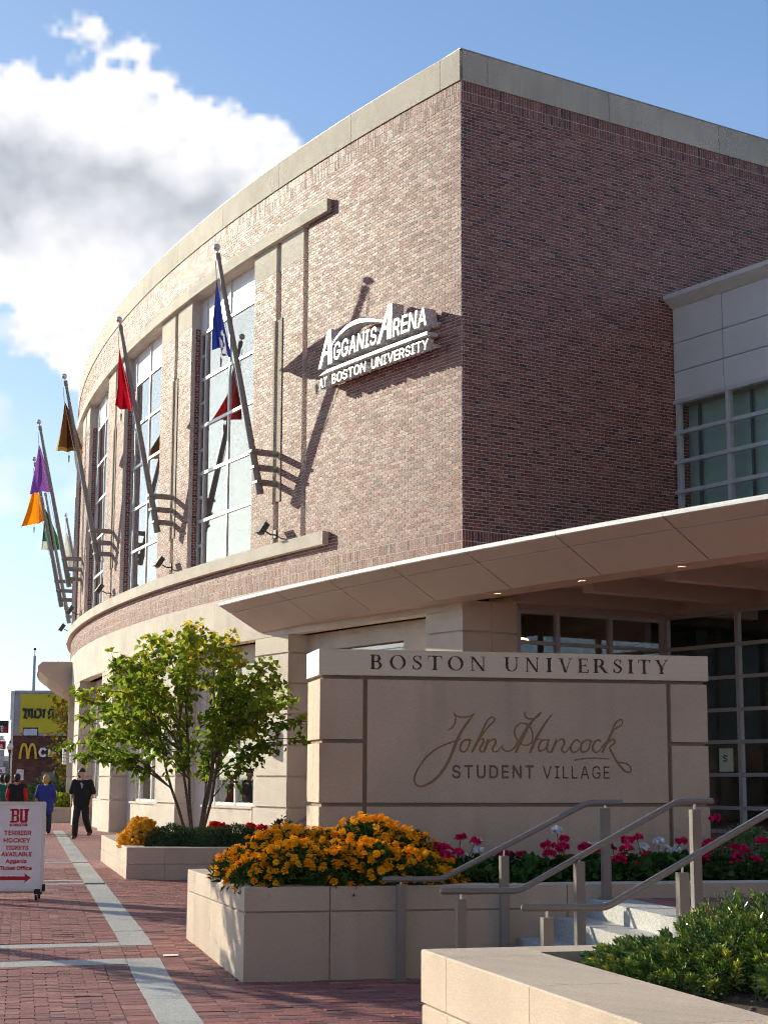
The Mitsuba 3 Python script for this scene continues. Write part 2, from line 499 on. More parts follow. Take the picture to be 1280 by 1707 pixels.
g = MB()
g.add([[-2500, -2500, -.25], [2500, -2500, -.25], [2500, 5000, -.25], [-2500, 5000, -.25]], [[0, 1, 2, 3]])
tag(put('ground', g, 'far_ground'), 'flat ground running to the horizon under the street', kind='structure')
g = sheet(-60, -11.5, np.array([-30, 2, 13, 30, 110.]), 0)
v0 = np.vstack(g.v)
v0[:, 2] = -.06
tag(put('road', (v0, np.vstack(g.f)), 'asphalt'), 'asphalt road beside the brick pavement', kind='structure')
pv = tag(put('pavement', sheet(-11.5, 40, np.concatenate([[-20.], yy]), -.004), 'joint_sand'), 'red brick pavement with pale granite strips', kind='structure')
VFAR = 15.5
m = MB()
vs = np.linspace(VFAR, 100, 40)
P = PLG(np.tile([-14.0, 14.0], (len(vs), 1)), 0 * vs[:, None] + 0, np.tile(vs[:, None], (1, 2)) * 0)
P = np.stack([PLG(np.array([-8.2, 14.0]), np.array([v, v]), np.zeros(2)) for v in vs])
P[..., 2] += .002
put('far_paving', m.add(P.reshape(-1, 3), [[2 * i, 2 * i + 1, 2 * i + 3, 2 * i + 2] for i in range(len(vs) - 1)]), 'pave_far', pv)
k = MB()
boxes(k, lambda a, b, c: np.stack([a, b, c], -1), -11.8, -11.5, -20, 110, -.2, .11)
tag(put('kerb', k, 'granite'), 'granite kerb between road and pavement', kind='structure')

# granite strips: slabs one by one
SU0, SU1 = -.832, -.542
slabs = []
for a, b in ((-8, 1.5), (2.30, 11.0), (11.35, 17.2), (17.55, 36)):
    n = max(1, round((b - a) / 1.22))
    e = np.linspace(a, b, n + 1)
    slabs += [(SU0, SU1, e[i] + .004, e[i + 1] - .004) for i in range(n)]
cross = [(1.20, 1.5), (2.30, 2.54), (11.1, 11.3), (11.9, 12.1), (17.2, 17.4), (18.2, 18.4)]
for a, b in cross:
    for i in range(5):
        slabs.append((SU0 - 1.25 * (i + 1) + .004, SU0 - 1.25 * i - .004, a, b))
for (a, b, c, d) in slabs:
    q = MB()
    boxes(q, PLG, a, b, c, d, -.03, .007 + rng.uniform(-.0015, .0015), uv=[rng.random(), rng.random()], skip=(4,))
    put('granite_slab', q, 'granite', pv, uv=True)


def blocked(u, v, hu, hv):
    """Where no paver lies: under granite, planters, steps."""
    if SU0 - hu < u < SU1 + hu and not (1.5 + hv < v < 2.30 - hv):
        return True
    if u < SU0 + hu and any(a - hv < v < b + hv for a, b in cross):
        return True
    if u > 0.02 and 0.0 < v < 3.9:
        return True
    if u > 1.95 and v < 0:
        return True
    if u > .3 and v > 11.9 and v < 17.4 and u < 3.2:
        return True
    return False


pav = []
v = -8.0
i = 0
while v < VFAR:
    vm = v + .05
    umin, umax = -4.2 - .16 * max(vm, 0), (1.95 if vm < 0 else (0.0 if vm < 3.9 else 3.2))
    # stack-bond border either side of the strip, running bond elsewhere
    cells = []
    for uu in (SU0 - .2, SU1):
        cells.append((uu, uu + .2))
    uu = SU0 - .2 - (.1 if i % 2 else .2)
    if i % 2:
        cells.append((SU0 - .3, SU0 - .2))
        uu = SU0 - .5
    while uu > umin:
        cells.append((uu, uu + .2))
        uu -= .2
    uu = SU1 + .2
    if i % 2:
        cells.append((uu, uu + .1))
        uu += .1
    while uu < umax:
        cells.append((uu, uu + .2))
        uu += .2
    if 1.5 < vm < 2.30:
        cells.append((SU0, SU0 + .145))
        cells.append((SU0 + .145, SU1))
    for a, b in cells:
        if not blocked((a + b) / 2, vm, -.02, .02):
            pav.append((a, b, v))
    v += .1
    i += 1
pav = np.array(pav)
n = len(pav)
h = .004 + rng.normal(0, .0016, n)
jit = rng.uniform(.002, .0045, (n, 4))
tl = rng.random((n, 2))
ctr = PLG((pav[:, 0] + pav[:, 1]) / 2, pav[:, 2] + .05, np.zeros(n))
dist = np.hypot(ctr[:, 0], ctr[:, 1])
pxx = 640 + 2750 * ctr[:, 0] / ctr[:, 1]
seen = (pxx > 0) & (pxx < 700) & (dist > 11.2)
order = np.argsort(np.where(seen, dist, 1e9))
one, rest = order[:300], order[300:]
for j in one:
    q = MB()
    boxes(q, PLG, pav[j, 0] + jit[j, 0], pav[j, 1] - jit[j, 1], pav[j, 2] + jit[j, 2], pav[j, 2] + .1 - jit[j, 3], -.02, h[j], uv=tl[j:j + 1], skip=(4,))
    put('paver', q, 'paver', pv, uv=True)
q = MB()
boxes(q, PLG, pav[rest, 0] + jit[rest, 0], pav[rest, 1] - jit[rest, 1], pav[rest, 2] + jit[rest, 2], pav[rest, 2] + .1 - jit[rest, 3], -.02, h[rest], uv=tl[rest], skip=(4,))
tag(put('more_pavers', q, 'paver', pv, uv=True), kind='stuff')

# ------------------------------------------------------------------ the arena
AR = tag(hold('arena_building'), 'large brick arena with a curved windowed front, sharp corner, stone trim and sloping entrance canopy', 'arena')
SILL0, SILL1, BELT0, BELT1, BR0, BR1 = 6.48, 6.76, 13.79, 14.07, 5.72, 15.09
BAY, NB = 6.55, 6
OPEN = [(8.45 + BAY * k_, 12.5 + BAY * k_) for k_ in range(NB)]
SMAX = 49.0
SLOTC = [7.15] + [13.72 + BAY * k_ for k_ in range(NB)]

# mortar backing and core
mb = MB()
cbox(mb, FR, 0, SMAX, -.35, -.005, BR0, SILL1, 0.8)
cbox(mb, FR, 0, SMAX, -.35, -.005, BELT0, BR1, 0.8)
edges = [0] + [x for o in OPEN for x in o] + [SMAX]
for a, b in zip(edges[::2], edges[1::2]):
    sl = [(5.73, 5.95)] if a < 5 else []
    sl += [(c - .13, c + .13) for c in SLOTC if a < c < b]
    cut = [a] + [x for s_ in sorted(sl) for x in s_] + [b]
    for p_, q_ in zip(cut[::2], cut[1::2]):
        cbox(mb, FR, p_, q_, -.35, -.005, SILL1, BELT0, 0.7)
fw = put('front_wall', mb, 'mortar', AR)
mb = MB()
for c in [5.84] + SLOTC:
    cbox(mb, FR, c - .14, c + .14, -.36, -.24, SILL1, BELT0, .3)
put('slot_back', mb, 'brick_dark', fw)
mb = MB()
boxes(mb, SD, 0.005, 16, -.35, -.005, BR0, BR1)
sw = put('side_wall', mb, 'mortar', AR)

CZ = (15.09 - .415 - 6.224) / 125


def lay(s0, s1, z0, zs, holes, phase, courses):
    """Running bond: rows of (a0, a1, c0, c1), bricks cut at the edges of holes (a0, a1, c0, c1)."""
    out = []
    for i_ in range(courses):
        za, zb = zs + i_ * CZ, zs + (i_ + 1) * CZ
        spans = [(s0, s1)]
        for (h0, h1, y0, y1) in holes:
            if za + CZ / 2 > y0 and za + CZ / 2 < y1:
                nx = []
                for (p_, q_) in spans:
                    if h1 <= p_ or h0 >= q_:
                        nx.append((p_, q_))
                    else:
                        if h0 > p_:
                            nx.append((p_, h0))
                        if h1 < q_:
                            nx.append((h1, q_))
                spans = nx
        head = (i_ in (62, 63))
        L = .1016 if head else .2032
        off = (i_ % 2) * L / 2 + phase
        for (p_, q_) in spans:
            k0 = math.floor((p_ - off) / L)
            e = np.arange(k0, math.ceil((q_ - off) / L) + 1) * L + off
            e = np.clip(e, p_, q_)
            for x, y in zip(e[:-1], e[1:]):
                if y - x > .025:
                    out.append((x, y, za, zb))
    return out


def soldiers(s0, s1, z0):
    n_ = int((s1 - s0) / CZ)
    e = s0 + np.arange(n_ + 1) * CZ
    return [(x, y, z0, z0 + .205) for x, y in zip(e[:-1], e[1:])]


def emit_bricks(B, M, parent, first):
    B = np.array(B)
    n_ = len(B)
    gap = .006
    uv = rng.random((n_, 2))
    pr_ = rng.normal(0.0005, .0009, n_)
    args = lambda ix: (B[ix, 0] + gap, B[ix, 1] - gap, np.full(len(ix), -.1), pr_[ix], B[ix, 2] + gap, B[ix, 3] - gap)
    c = M((B[:, 0] + B[:, 1]) / 2, np.zeros(n_), (B[:, 2] + B[:, 3]) / 2)
    d = np.linalg.norm(c - arr(0, 0, 1.6), axis=1) - 1e3 * first(B)
    o = np.argsort(d)
    for j_ in o[:300]:
        m_ = MB()
        boxes(m_, M, *args(np.array([j_])), uv=uv[j_:j_ + 1], skip=(2,))
        put('brick', m_, 'brick', parent, uv=True)
    m_ = MB()
    boxes(m_, M, *args(o[300:]), uv=uv[o[300:]], skip=(2,))
    return m_


holes = [(a, b, SILL1, BELT0) for a, b in OPEN]
holes += [(5.73, 5.95, SILL1, BELT0)] + [(c - .13, c + .13, SILL1, BELT0) for c in SLOTC]
holes += [(4.72, SMAX, SILL0, SILL1), (4.72, SMAX, BELT0, BELT1)]
holes += [(5.95, 8.45, 13.1, BELT0)] + [(OPEN[k_][1], OPEN[k_ + 1][0], 13.1, BELT0) for k_ in range(NB - 1)]
SB = 37.0
B = lay(0.005, SB, BR0, 6.224, holes, 0.0, 125) + soldiers(.005, SB, 5.805) + soldiers(.005, SB, 6.013)
B += soldiers(.005, SB, BR1 - .415) + soldiers(.005, SB, BR1 - .208)
rest_m = emit_bricks(B, FR, fw, lambda b: (b[:, 2] > 6.6) * (b[:, 0] < 3.0))
# brick jambs of the tall windows, facing along the wall
nz = int((13.1 - SILL1) / CZ)
for a, b in OPEN[:5]:
    zz = SILL1 + np.arange(nz) * CZ
    for (x0, x1) in ((b - .006, b + .09), (a - .09, a + .006)):
        for e_, lens in ((0, [(-.24, -.105)]), (1, [(-.17, -.105), (-.24, -.18)])):
            for (d0, d1) in lens:
                zi = zz[e_::2]
                boxes(rest_m, FR, x0, x1, d0 + .005, d1 - .005, zi + .005, zi + CZ - .005, uv=rng.random((len(zi), 2)))
tag(put('more_bricks', rest_m, 'brick', fw, uv=True), kind='stuff')
B = lay(0.0, 16.0, BR0, 6.224, [], .1016 / 2, 125) + soldiers(.0, 16, 5.805) + soldiers(.0, 16, 6.013)
B = [b for b in B if b[3] <= BR1 - .41] + soldiers(.0, 16, BR1 - .415) + soldiers(.0, 16, BR1 - .208)
rest_m = emit_bricks(B, SD, sw, lambda b: (b[:, 2] > 6.5) * (b[:, 0] < 5.2))
tag(put('more_bricks', rest_m, 'brick', sw, uv=True), kind='stuff')
for s_ in (.62, 5.64):
    mb = MB()
    boxes(mb, SD, s_ - .007, s_ + .007, -.02, .002, BR0, BR1)
    put('movement_joint', mb, 'joint', sw)

# parapet stones
pt = None
e = [0] + list(np.arange(.63, SMAX, 3.27))
for a, b in zip(e[:-1], e[1:]):
    mb = MB()
    cbox(mb, FR, a + (.0 if a == 0 else .007), b - .007, -.4, .025, BR1, 15.72, uv=[rng.random(), .5])
    put('parapet_stone', mb, 'belt_stone', AR, uv=True)
e = [0.026] + list(np.arange(.64, 17, 3.13))
for a, b in zip(e[:-1], e[1:]):
    mb = MB()
    boxes(mb, SD, a + .007, b - .007, -.4, .025, BR1, 15.72, uv=[rng.random(), .5])
    put('parapet_stone', mb, 'belt_stone', AR, uv=True)
mb = MB()
boxes(mb, SD, -.03, 16, -.45, .035, 15.723, 15.745)
cbox(mb, FR, 0.04, SMAX, -.45, .012, 15.723, 15.738)
put('parapet_flashing', mb, 'alu_dark', AR)
mb = MB()
cbox(mb, FR, 0, SMAX, -.39, .005, BR1 - .004, BR1 + .3, 1.0)
boxes(mb, SD, 0.01, 16, -.39, .005, BR1 - .004, BR1 + .3)
put('parapet_joint', mb, 'joint', AR)

# belts of stone under and over the tall windows
for z0, z1, d, nm in ((SILL0, SILL1, .15, 'sill_stone'), (BELT0, BELT1, .12, 'lintel_stone')):
    e = [4.71, 5.9, 8.12] + list(np.arange(10.28, SMAX, 2.18))
    for a, b in zip(e[:-1], e[1:]):
        mb = MB()
        cbox(mb, FR, a + .003, b - .003, -.36 if a > 4.72 else -.2, d, z0, z1, uv=[rng.random(), .5])
        if nm == 'sill_stone':
            cbox(mb, FR, a + .003, b - .003, -.5, -.36, z0, z1 - .03, uv=[.5, .5])
        put(nm, mb, 'belt_stone', AR, uv=True)
# stone caps of the piers
tops = [(5.95, 7.02), (7.28, 8.45)]
for k_ in range(NB - 1):
    tops += [(OPEN[k_][1], SLOTC[k_ + 1] - .13), (SLOTC[k_ + 1] + .13, OPEN[k_ + 1][0])]
for a, b in tops:
    mb = MB()
    cbox(mb, FR, a, b, -.345, .006, 13.105, BELT0 - .002, uv=[rng.random(), .5])
    put('pier_cap', mb, 'belt_stone', AR, uv=True)
# tan metal channels in the pier slots
for c in SLOTC[:6]:
    mb = MB()
    for s_ in (c - .23, c + .13):
        cbox(mb, FR, s_, s_ + .10, .001, .022, 7.72, 11.95)
    cbox(mb, FR, c - .125, c + .125, -.2, -.02, 7.75, 11.95)
    cbox(mb, FR, c - .125, c + .125, -.2, -.05, 13.1, 13.78)
    put('channel', mb, 'channel', AR)

# tall windows
ROWS = [6.78 + 1.222 * i_ for i_ in range(6)]
for k_, (a, b) in enumerate(OPEN):
    mb = MB()
    D = -.27
    cols = [a, a + .40, (a + b) / 2, b - .40, b]
    for c in cols:
        cbox(mb, FR, c - .035, c + .035, D - .05, D + .03, 6.7, BELT0, .3)
    for z in ROWS:
        cbox(mb, FR, a, b, D - .05, D + .03, z - .04, z + .04, .8)
    for i_ in range(5):                                      # the narrow side lights have a bar more to each row
        z = 6.78 + 1.222 * i_ + .611
        for x0 in (a, b - .40):
            cbox(mb, FR, x0, x0 + .40, D - .045, D + .025, z - .035, z + .035, .5)
    w = put('window', mb, 'alu', AR)
    for x0, x1 in zip(cols[:-1], cols[1:]):
        for z0, z1 in zip(ROWS[:-1], ROWS[1:]):
            mb = MB()
            mb.add(FR([x0 + .03, x1 - .03, x1 - .03, x0 + .03], D, arr(z0 + .03, z0 + .03, z1 - .03, z1 - .03)), [[0, 1, 2, 3]])
            put('pane', mb, 'glass_front', w)
    mb = MB()
    cbox(mb, FR, a, b, D - .03, D - .005, ROWS[-1] + .03, BELT0, .8)
    put('spandrel_panel', mb, 'spandrel', w)
# rooms behind: floors, back wall, roof
mb = MB()
cbox(mb, FR, 0.4, SMAX, -5.2, -5.0, .1, 15.2, 1.5)
cbox(mb, FR, 0.4, SMAX, -5.0, -.6, 6.3, 6.5, 1.5)
cbox(mb, FR, 0.4, SMAX, -5.0, -.4, 13.8, 14.0, 1.5)
for s_ in np.arange(7.15, SMAX, BAY):
    cbox(mb, FR, s_ - .1, s_ + .1, -5.0, -.4, .1, 14, .3)
put('interior_wall', mb, 'interior', AR)
rf = sg.Polygon([FR(s_, -.3, 0)[:2] for s_ in np.linspace(0, SMAX, 40)] + [tuple(FR(SMAX, -30, 0)[:2]), tuple((SD(16, -25, 0))[:2]), tuple(SD(16, -.3, 0)[:2])])
mb = MB()
extrude_map(mb, rf, lambda a, b, c: np.stack([a, c, b], -1), 14.9, 15.0)
put('roof', mb, 'far_ground', AR)
mb = MB()
boxes(mb, SD, 16, 16.3, -25, -.1, 0, 15.2)
cbox(mb, FR, SMAX - .2, SMAX, -30, -.1, 0, 15.2, .3)
put('end_wall', mb, 'interior', AR)

# ---- street level: entablature, pilasters, windows, plinth
e = [0.0, 1.2] + list(np.arange(3.9, SMAX, 3.275))
for a, b in zip(e[:-1], e[1:]):
    mb = MB()
    cbox(mb, FR, a + .002, b - .002, -.3, .012, 4.72, BR0 - .004, uv=[rng.random(), .5])
    put('entablature_stone', mb, 'limestone', AR, uv=True)
mb = MB()
for k_ in range(NB):
    a, b = 9.1 + BAY * k_, 12.25 + BAY * k_
    cbox(mb, FR, b, a + BAY, -.75, -.50, .05, 4.72, .8)
    cbox(mb, FR, a, b, -.75, -.50, 4.3, 4.72, .8)
    cbox(mb, FR, a, b, -.75, -.44, .05, .98, .8)
cbox(mb, FR, 6.0, 9.1, -.75, -.50, .05, 4.72, .8)
cbox(mb, FR, 1.2, 2.6, -.75, -.50, .05, 4.72, .8)
cbox(mb, FR, 2.6, 6.0, -.75, -.50, 4.35, 4.72, .8)
cbox(mb, FR, 2.6, 6.0, -.75, -.50, .05, .98, .8)
put('street_wall', mb, 'limestone', AR)
JZ = [.06, 1.0, 1.665, 2.33, 2.995, 3.66, 4.325, 4.716]
for k_ in range(-1, NB):
    if k_ < 0:
        a, b = 0.0, 1.15
    else:
        a, b = 7.27 - .82 + BAY * k_, 7.27 + .82 + BAY * k_
    mb = MB()
    cbox(mb, FR, a + .05, b - .05, -.74, -.05, .02, 4.715, .5)
    ps = put('pilaster', mb, 'belt_stone', AR)
    for z0, z1 in zip(JZ[:-1], JZ[1:]):
        mb = MB()
        cbox(mb, FR, a, b, -.73, 0.0, z0 + .02, z1 - .02 if z1 < 4.7 else z1, .5, uv=[rng.random(), .5])
        put('stone_block', mb, 'limestone', ps, uv=True)
    if k_ < 0:          # return of the corner pillar along the side wall
        mb = MB()
        boxes(mb, SD, .02, 1.26, -.7, -.05, .02, 4.9)
        put('pillar_core', mb, 'belt_stone', ps)
        for z0, z1 in zip(JZ[:-1], JZ[1:-1] + [4.9]):
            for x0, x1 in ((.001, .665), (.675, 1.31)):
                mb = MB()
                boxes(mb, SD, x0, x1, -.68, -.002, z0 + .02, z1 - .02 if z1 < 4.7 else z1, uv=[rng.random(), .5])
                put('stone_block', mb, 'limestone', ps, uv=True)
for k_ in range(-1, NB):
    a, b = (2.6, 6.0) if k_ < 0 else (9.1 + BAY * k_, 12.25 + BAY * k_)
    mb = MB()
    cols = [a, (a + b) / 2, b] if k_ < 0 else [a, a + 1.28, b - .56, b]
    top = 4.3
    for c in cols:
        cbox(mb, FR, c - .04, c + .04, -.66, -.55, .98, top, .3)
    for z in (1.02, 2.2, 3.35, 4.27):
        cbox(mb, FR, a, b, -.65, -.56, z - .04, z + .04, .8)
    w = put('street_window', mb, 'alu', AR)
    mb = MB()
    cbox(mb, FR, a - .03, b + .03, -.7, -.40, .93, .985, .8)
    put('window_sill', mb, 'limestone', w)
    for x0, x1 in zip(cols[:-1], cols[1:]):
        mb = MB()
        mb.add(FR([x0 + .03, x1 - .03, x1 - .03, x0 + .03], -.61, arr(1.05, 1.05, 4.25, 4.25)), [[0, 1, 2, 3]])
        put('pane', mb, 'glass_ground', w)
mb = MB()
cbox(mb, FR, 10.2, 10.38, -.62, -.615, 1.55, 1.75, .3)
put('window_notice', mb, 'sign_grey', AR)

# ---- entrance canopy: a wedge with a thin bright edge
ZE, ZI, WI = 1.6 + 4.12 * KK, 1.6 + 3.495 * KK, 1.04 * KK
ec = [2.08] + [5.5 + 2.53 * i_ for i_ in range(12)]
mb = MB()
cbox(mb, CN, 2.06, 33, -6.5, -.06, ZE + .02, ZE + .06, 1.2)
cv = put('entrance_canopy', mb, 'soffit', AR)
for a, b in zip(ec[:-1], ec[1:]):
    mb = MB()
    prof(mb, CN, [(0, ZE - .02), (0, ZE + .03), (-.08, ZE + .065), (-.08, ZE - .02)], a + .006, b - .006, .6)
    put('edge_strip', mb, 'canopy_edge', cv)
    zc = lambda d: ZE - .025 + (ZI - ZE + .025) * (d / WI)
    mb = MB()
    prof(mb, CN, [(-.012, zc(.012)), (-.012, zc(.012) + .02), (-.27, zc(.27) + .02), (-.27, zc(.27))], a + .014, b - .014, .6)
    put('soffit_strip', mb, 'soffit', cv)
    mb = MB()
    prof(mb, CN, [(-.295, zc(.295)), (-.295, zc(.295) + .02), (-WI, ZI + .02), (-WI, ZI)], a + .014, b - .014, .6)
    put('soffit_panel', mb, 'soffit', cv)
    mb = MB()
    prof(mb, CN, [(-WI - .004, ZI), (-WI - .004, ZI + .3), (-WI - .62, ZI + .3), (-WI - .62, ZI)], a + .004, b - .004, .6)
    put('soffit_lip', mb, 'soffit', cv)
mb = MB()
prof(mb, CN, [(-.03, ZE - .01), (-.03, ZE + .02), (-1.5, ZE + .02), (-1.5, ZI + .03), (-WI, ZI + .03)], 2.1, 33, .8, caps=True)
put('canopy_core', mb, 'rubber', cv)
# flat ceiling behind the lip, in panels with recessed joints
mb = MB()
cbox(mb, CN, 2.3, 33, -9.5, -1.5, 5.22, 5.26, 1.2)
put('ceiling_back', mb, 'joint', cv)
for i_, (a, b) in enumerate(zip(ec[2:-1], ec[3:])):
    for j_, (d0, d1) in enumerate(((-3.5, -1.56), (-5.4, -3.52), (-7.3, -5.42), (-9.2, -7.32))):
        mb = MB()
        cbox(mb, CN, a + .012, b - .012, d0, d1, 5.18, 5.215, .8)
        put('ceiling_panel', mb, 'ceiling', cv)
for off in (.35, 2.37, 4.45):                                           # shallow ceiling beams parallel to the side wall
    mb = MB()
    boxes(mb, SD, .9, 7, off, off + .28, 4.87, 5.2)
    put('ceiling_beam', mb, 'ceiling', cv)
mb = MB()
boxes(mb, SD, 1.32, 5.2, -.1, .02, 4.80, 5.21)
boxes(mb, LG, -.1, 9, -.1, .02, 4.86, 5.21)
put('glazing_head', mb, 'ceiling', cv)
for i_, t in enumerate((12.25, 14.75, 17.25)):
    mb = MB()
    cbox(mb, CN, t - .06, t + .06, -WI - .32, -WI - .24, ZI - .006, ZI - .002, .3)
    scene[key('downlight', cv)] = mikit.ply(mb.mesh(), 'canopy_edge', emitter={'type': 'area', 'radiance': rgb(1.2, .9, .55)})

# ---- lobby: dark glazing under the canopy
mb = MB()
mu = [1.31, 2.26, 3.59, 4.97]
tz = [.66, 1.10, 1.72, 2.34, 2.95, 3.57, 4.19, 4.77]
for s_ in mu:
    boxes(mb, SD, s_ - .045, s_ + .045, -.10, .0, .62, 4.8)
for z in tz:
    boxes(mb, SD, 1.31, 4.97, -.09, -.01, z - .035, z + .035)
lw = put('lobby_window', mb, 'alu_dark', AR)
for a, b in zip(mu[:-1], mu[1:]):
    for z0, z1 in zip(tz[:-1], tz[1:]):
        mb = MB()
        mb.add(SD(arr(a + .04, b - .04, b - .04, a + .04), -.05, arr(z0 + .03, z0 + .03, z1 - .03, z1 - .03)), [[0, 1, 2, 3]])
        put('pane', mb, 'glass_lobby', lw)
mb = MB()
mu = [.03, 1.99, 3.95, 5.91, 7.87]
for s_ in mu:
    boxes(mb, LG, s_ - .045, s_ + .045, -.10, .0, .62, 4.86)
for z in tz[:-1] + [4.82]:
    boxes(mb, LG, .03, 7.87, -.09, -.01, z - .035, z + .035)
lw = put('lobby_window', mb, 'alu_dark', AR)
for a, b in zip(mu[:-1], mu[1:]):
    for z0, z1 in zip(tz[:-1], tz[1:]):
        mb = MB()
        mb.add(LG(arr(a + .04, b - .04, b - .04, a + .04), -.05, arr(z0 + .03, z0 + .03, z1 - .03, z1 - .03)), [[0, 1, 2, 3]])
        put('pane', mb, 'glass_lobby', lw)
mb = MB()
boxes(mb, SD, 1.2, 14, -6.2, -6.0, 0, 5.3)
boxes(mb, SD, 13.8, 14, -6, 8, 0, 5.3)
boxes(mb, SD, 1.0, 1.2, -6.2, -.8, 0, 5.3)
for x in (2.6, 5.6, 8.6):
    boxes(mb, SD, x, x + .35, -3.2, -2.85, .62, 5.0)
put('lobby_wall', mb, 'interior_dark', AR)
mb = MB()
boxes(mb, SD, 1.2, 14, -6, -.12, .5, .615)
boxes(mb, SD, 5.1, 14, -.12, 9, .5, .615)
put('lobby_floor', mb, 'interior_floor', AR)
mb = MB()
boxes(mb, SD, 1.2, 14, -6, 9, 5.32, 5.6)
put('lobby_ceiling', mb, 'interior_dark', AR)

# ---- upper lobby block: grey panels over green windows
mb = MB()
boxes(mb, LB, 0, 9, -4, -.06, 9.30, 11.50)
boxes(mb, LB, 0, 9, -4, -3.9, 5.7, 9.3)
boxes(mb, LB, 0, 9, -4, -.06, 5.55, 5.70)
ub = put('upper_block', mb, 'joint', AR)
xs = [0.012, 1.44, 2.88, 4.32, 5.76, 7.2, 8.64]
for a, b in zip(xs[:-1], xs[1:]):
    for z0, z1 in ((9.375, 9.975), (9.975, 10.59), (10.59, 11.34)):
        mb = MB()
        boxes(mb, LB, a + .009, b - .009, -.07, 0, z0 + .009, z1 - .009)
        put('wall_panel', mb, 'panel_grey', ub)
    mb = MB()
    prof(mb, lambda s, d, z: LB(s, d, z), [(-.5, 11.58), (-.5, 11.34), (.0, 11.34), (.24, 11.50), (.24, 11.59)], a - (.24 if a < .1 else -.004), b - .004, 9)
    put('coping_panel', mb, 'panel_grey', ub)
mb = MB()
mx = [.10, 1.53, 2.97, 4.41, 5.85]
for s_ in mx:
    boxes(mb, LB, s_ - .045, s_ + .045, -.10, .02, 5.7, 9.30)
uz = [9.33, 8.68, 8.065, 7.44, 6.82, 6.2]
for z in uz:
    boxes(mb, LB, 0, 9, -.09, .04, z - .04, z + .04)
uw = put('upper_window', mb, 'alu', AR)
for a, b in zip(mx[:-1], mx[1:]):
    for z1, z0 in zip(uz[:-1], uz[1:]):
        mb = MB()
        mb.add(LB(arr(a + .04, b - .04, b - .04, a + .04), -.04, arr(z0 + .03, z0 + .03, z1 - .03, z1 - .03)), [[0, 1, 2, 3]])
        put('pane', mb, 'glass_lobby', uw)
mb = MB()
boxes(mb, LB, .0, 9, -.42, -.40, 5.7, 9.3)
put('window_blind', mb, 'interior_green', ub)
mb = MB()
for s_ in (.38, 1.85, 3.3):
    boxes(mb, LB, s_, s_ + .05, -.34, -.29, 5.7, 9.3)
put('inner_post', mb, 'interior_dark', ub)
# ------------------------------------------------------------------ lettering on the curved front
LS = tag(hold('wall_lettering'), 'deep white channel letters AGGANIS ARENA AT BOSTON UNIVERSITY on the sunlit brick near the corner', 'sign')
LM = lambda a, d, z: FR(4.6 - np.asarray(a, float), d, z)


def poly(*p):
    return sg.Polygon(p)


def strokes(pts, w):
    return sg.LineString(pts).buffer(w / 2, cap_style=2, join_style=2)


def big_A(x0, x1, ap, z0, z1):
    """Tall flared A: left leg from x0 up to the apex, right leg down to x1."""
    h = z1 - z0
    left = poly((x0, z0 - .02), (x0 + .12, z0 - .02), (ap + .05, z1), (ap - .055, z1))
    right = poly((ap - .05, z1), (ap + .09, z1), (x1, z0), (x1 - .17, z0))
    bar = poly((x0 + .17, z0 + .30 * h), (x1 - .05, z0 + .30 * h), (x1 - .05, z0 + .40 * h), (x0 + .2, z0 + .40 * h))
    return so.unary_union([left, right, bar])


def word(text, x0, x1, z0, h, lean=.10, bold=True):
    """Condensed letters: one shape per letter, filling x0..x1."""
    gl = []
    x = 0
    for ch in text:
        if ch == ' ':
            x += .42 * h
            continue
        g_ = text_shape(ch, h, bold)
        b_ = g_.bounds
        g_ = sa.translate(g_, x - b_[0], 0)
        x += (b_[2] - b_[0]) + .12 * h
        gl.append(g_)
    x -= .12 * h
    k_ = (x1 - x0) / x
    return [sa.translate(sa.skew(sa.scale(g_, k_, 1, origin=(0, 0)), xs=math.degrees(math.atan(lean)), origin=(0, 0)), x0, z0) for g_ in gl]


letters = [big_A(-.02, .56, .42, 10.215, 10.965)] + word('GGANIS', .60, 2.24, 10.262, .345) + [big_A(2.26, 2.79, 2.715, 10.25, 10.97)] + word('RENA', 2.82, 3.95, 10.262, .345)
for g_ in letters:
    mb = MB()
    extrude_map(mb, g_, LM, .34, .352)
    t_ = put('letter', mb, 'white_paint', LS)
    mb = MB()
    extrude_map(mb, g_.buffer(-.004), LM, .06, .339)
    k_ = key('letter_return', LS)
    scene[k_] = mikit.ply(mb.mesh(), 'letter_side')
th_ = np.linspace(0, 1, 24)
arcx = .54 + (2.44 - .54) * th_
arcz = 10.60 + .22 * np.sin(np.pi * th_ ** .82) + .06 * th_
wid = .035 + .05 * np.sin(np.pi * np.clip(th_, 0, .93))
arc = sg.Polygon(list(zip(arcx, arcz + wid)) + list(zip(arcx[::-1], (arcz - .01)[::-1])))
for nm, g_ in (('swoosh', arc.buffer(0)), ('underline', poly((.0, 10.045), (3.97, 10.05), (3.97, 10.12), (.35, 10.115)))):
    mb = MB()
    extrude_map(mb, g_, LM, .33, .35, maxlen=.6)
    put(nm, mb, 'white_paint', LS)
    mb = MB()
    extrude_map(mb, g_.buffer(-.003), LM, .08, .329, maxlen=.6)
    put(nm + '_return', mb, 'letter_side', LS)
for g_ in word('AT', .03, .33, 9.766, .2, .02) + word('BOSTON', .53, 1.85, 9.766, .2, .02) + word('UNIVERSITY', 2.06, 4.0, 9.766, .2, .02):
    mb = MB()
    extrude_map(mb, g_, LM, .33, .345)
    put('small_letter', mb, 'white_paint', LS)
    mb = MB()
    extrude_map(mb, g_.buffer(-.003), LM, .20, .329)
    put('small_letter_return', mb, 'letter_side', LS)
mb = MB()
cbox(mb, LM, .05, 3.95, .0, .06, 10.3, 10.36, .6)
cbox(mb, LM, .05, 3.95, .06, .22, 9.84, 9.90, .6)
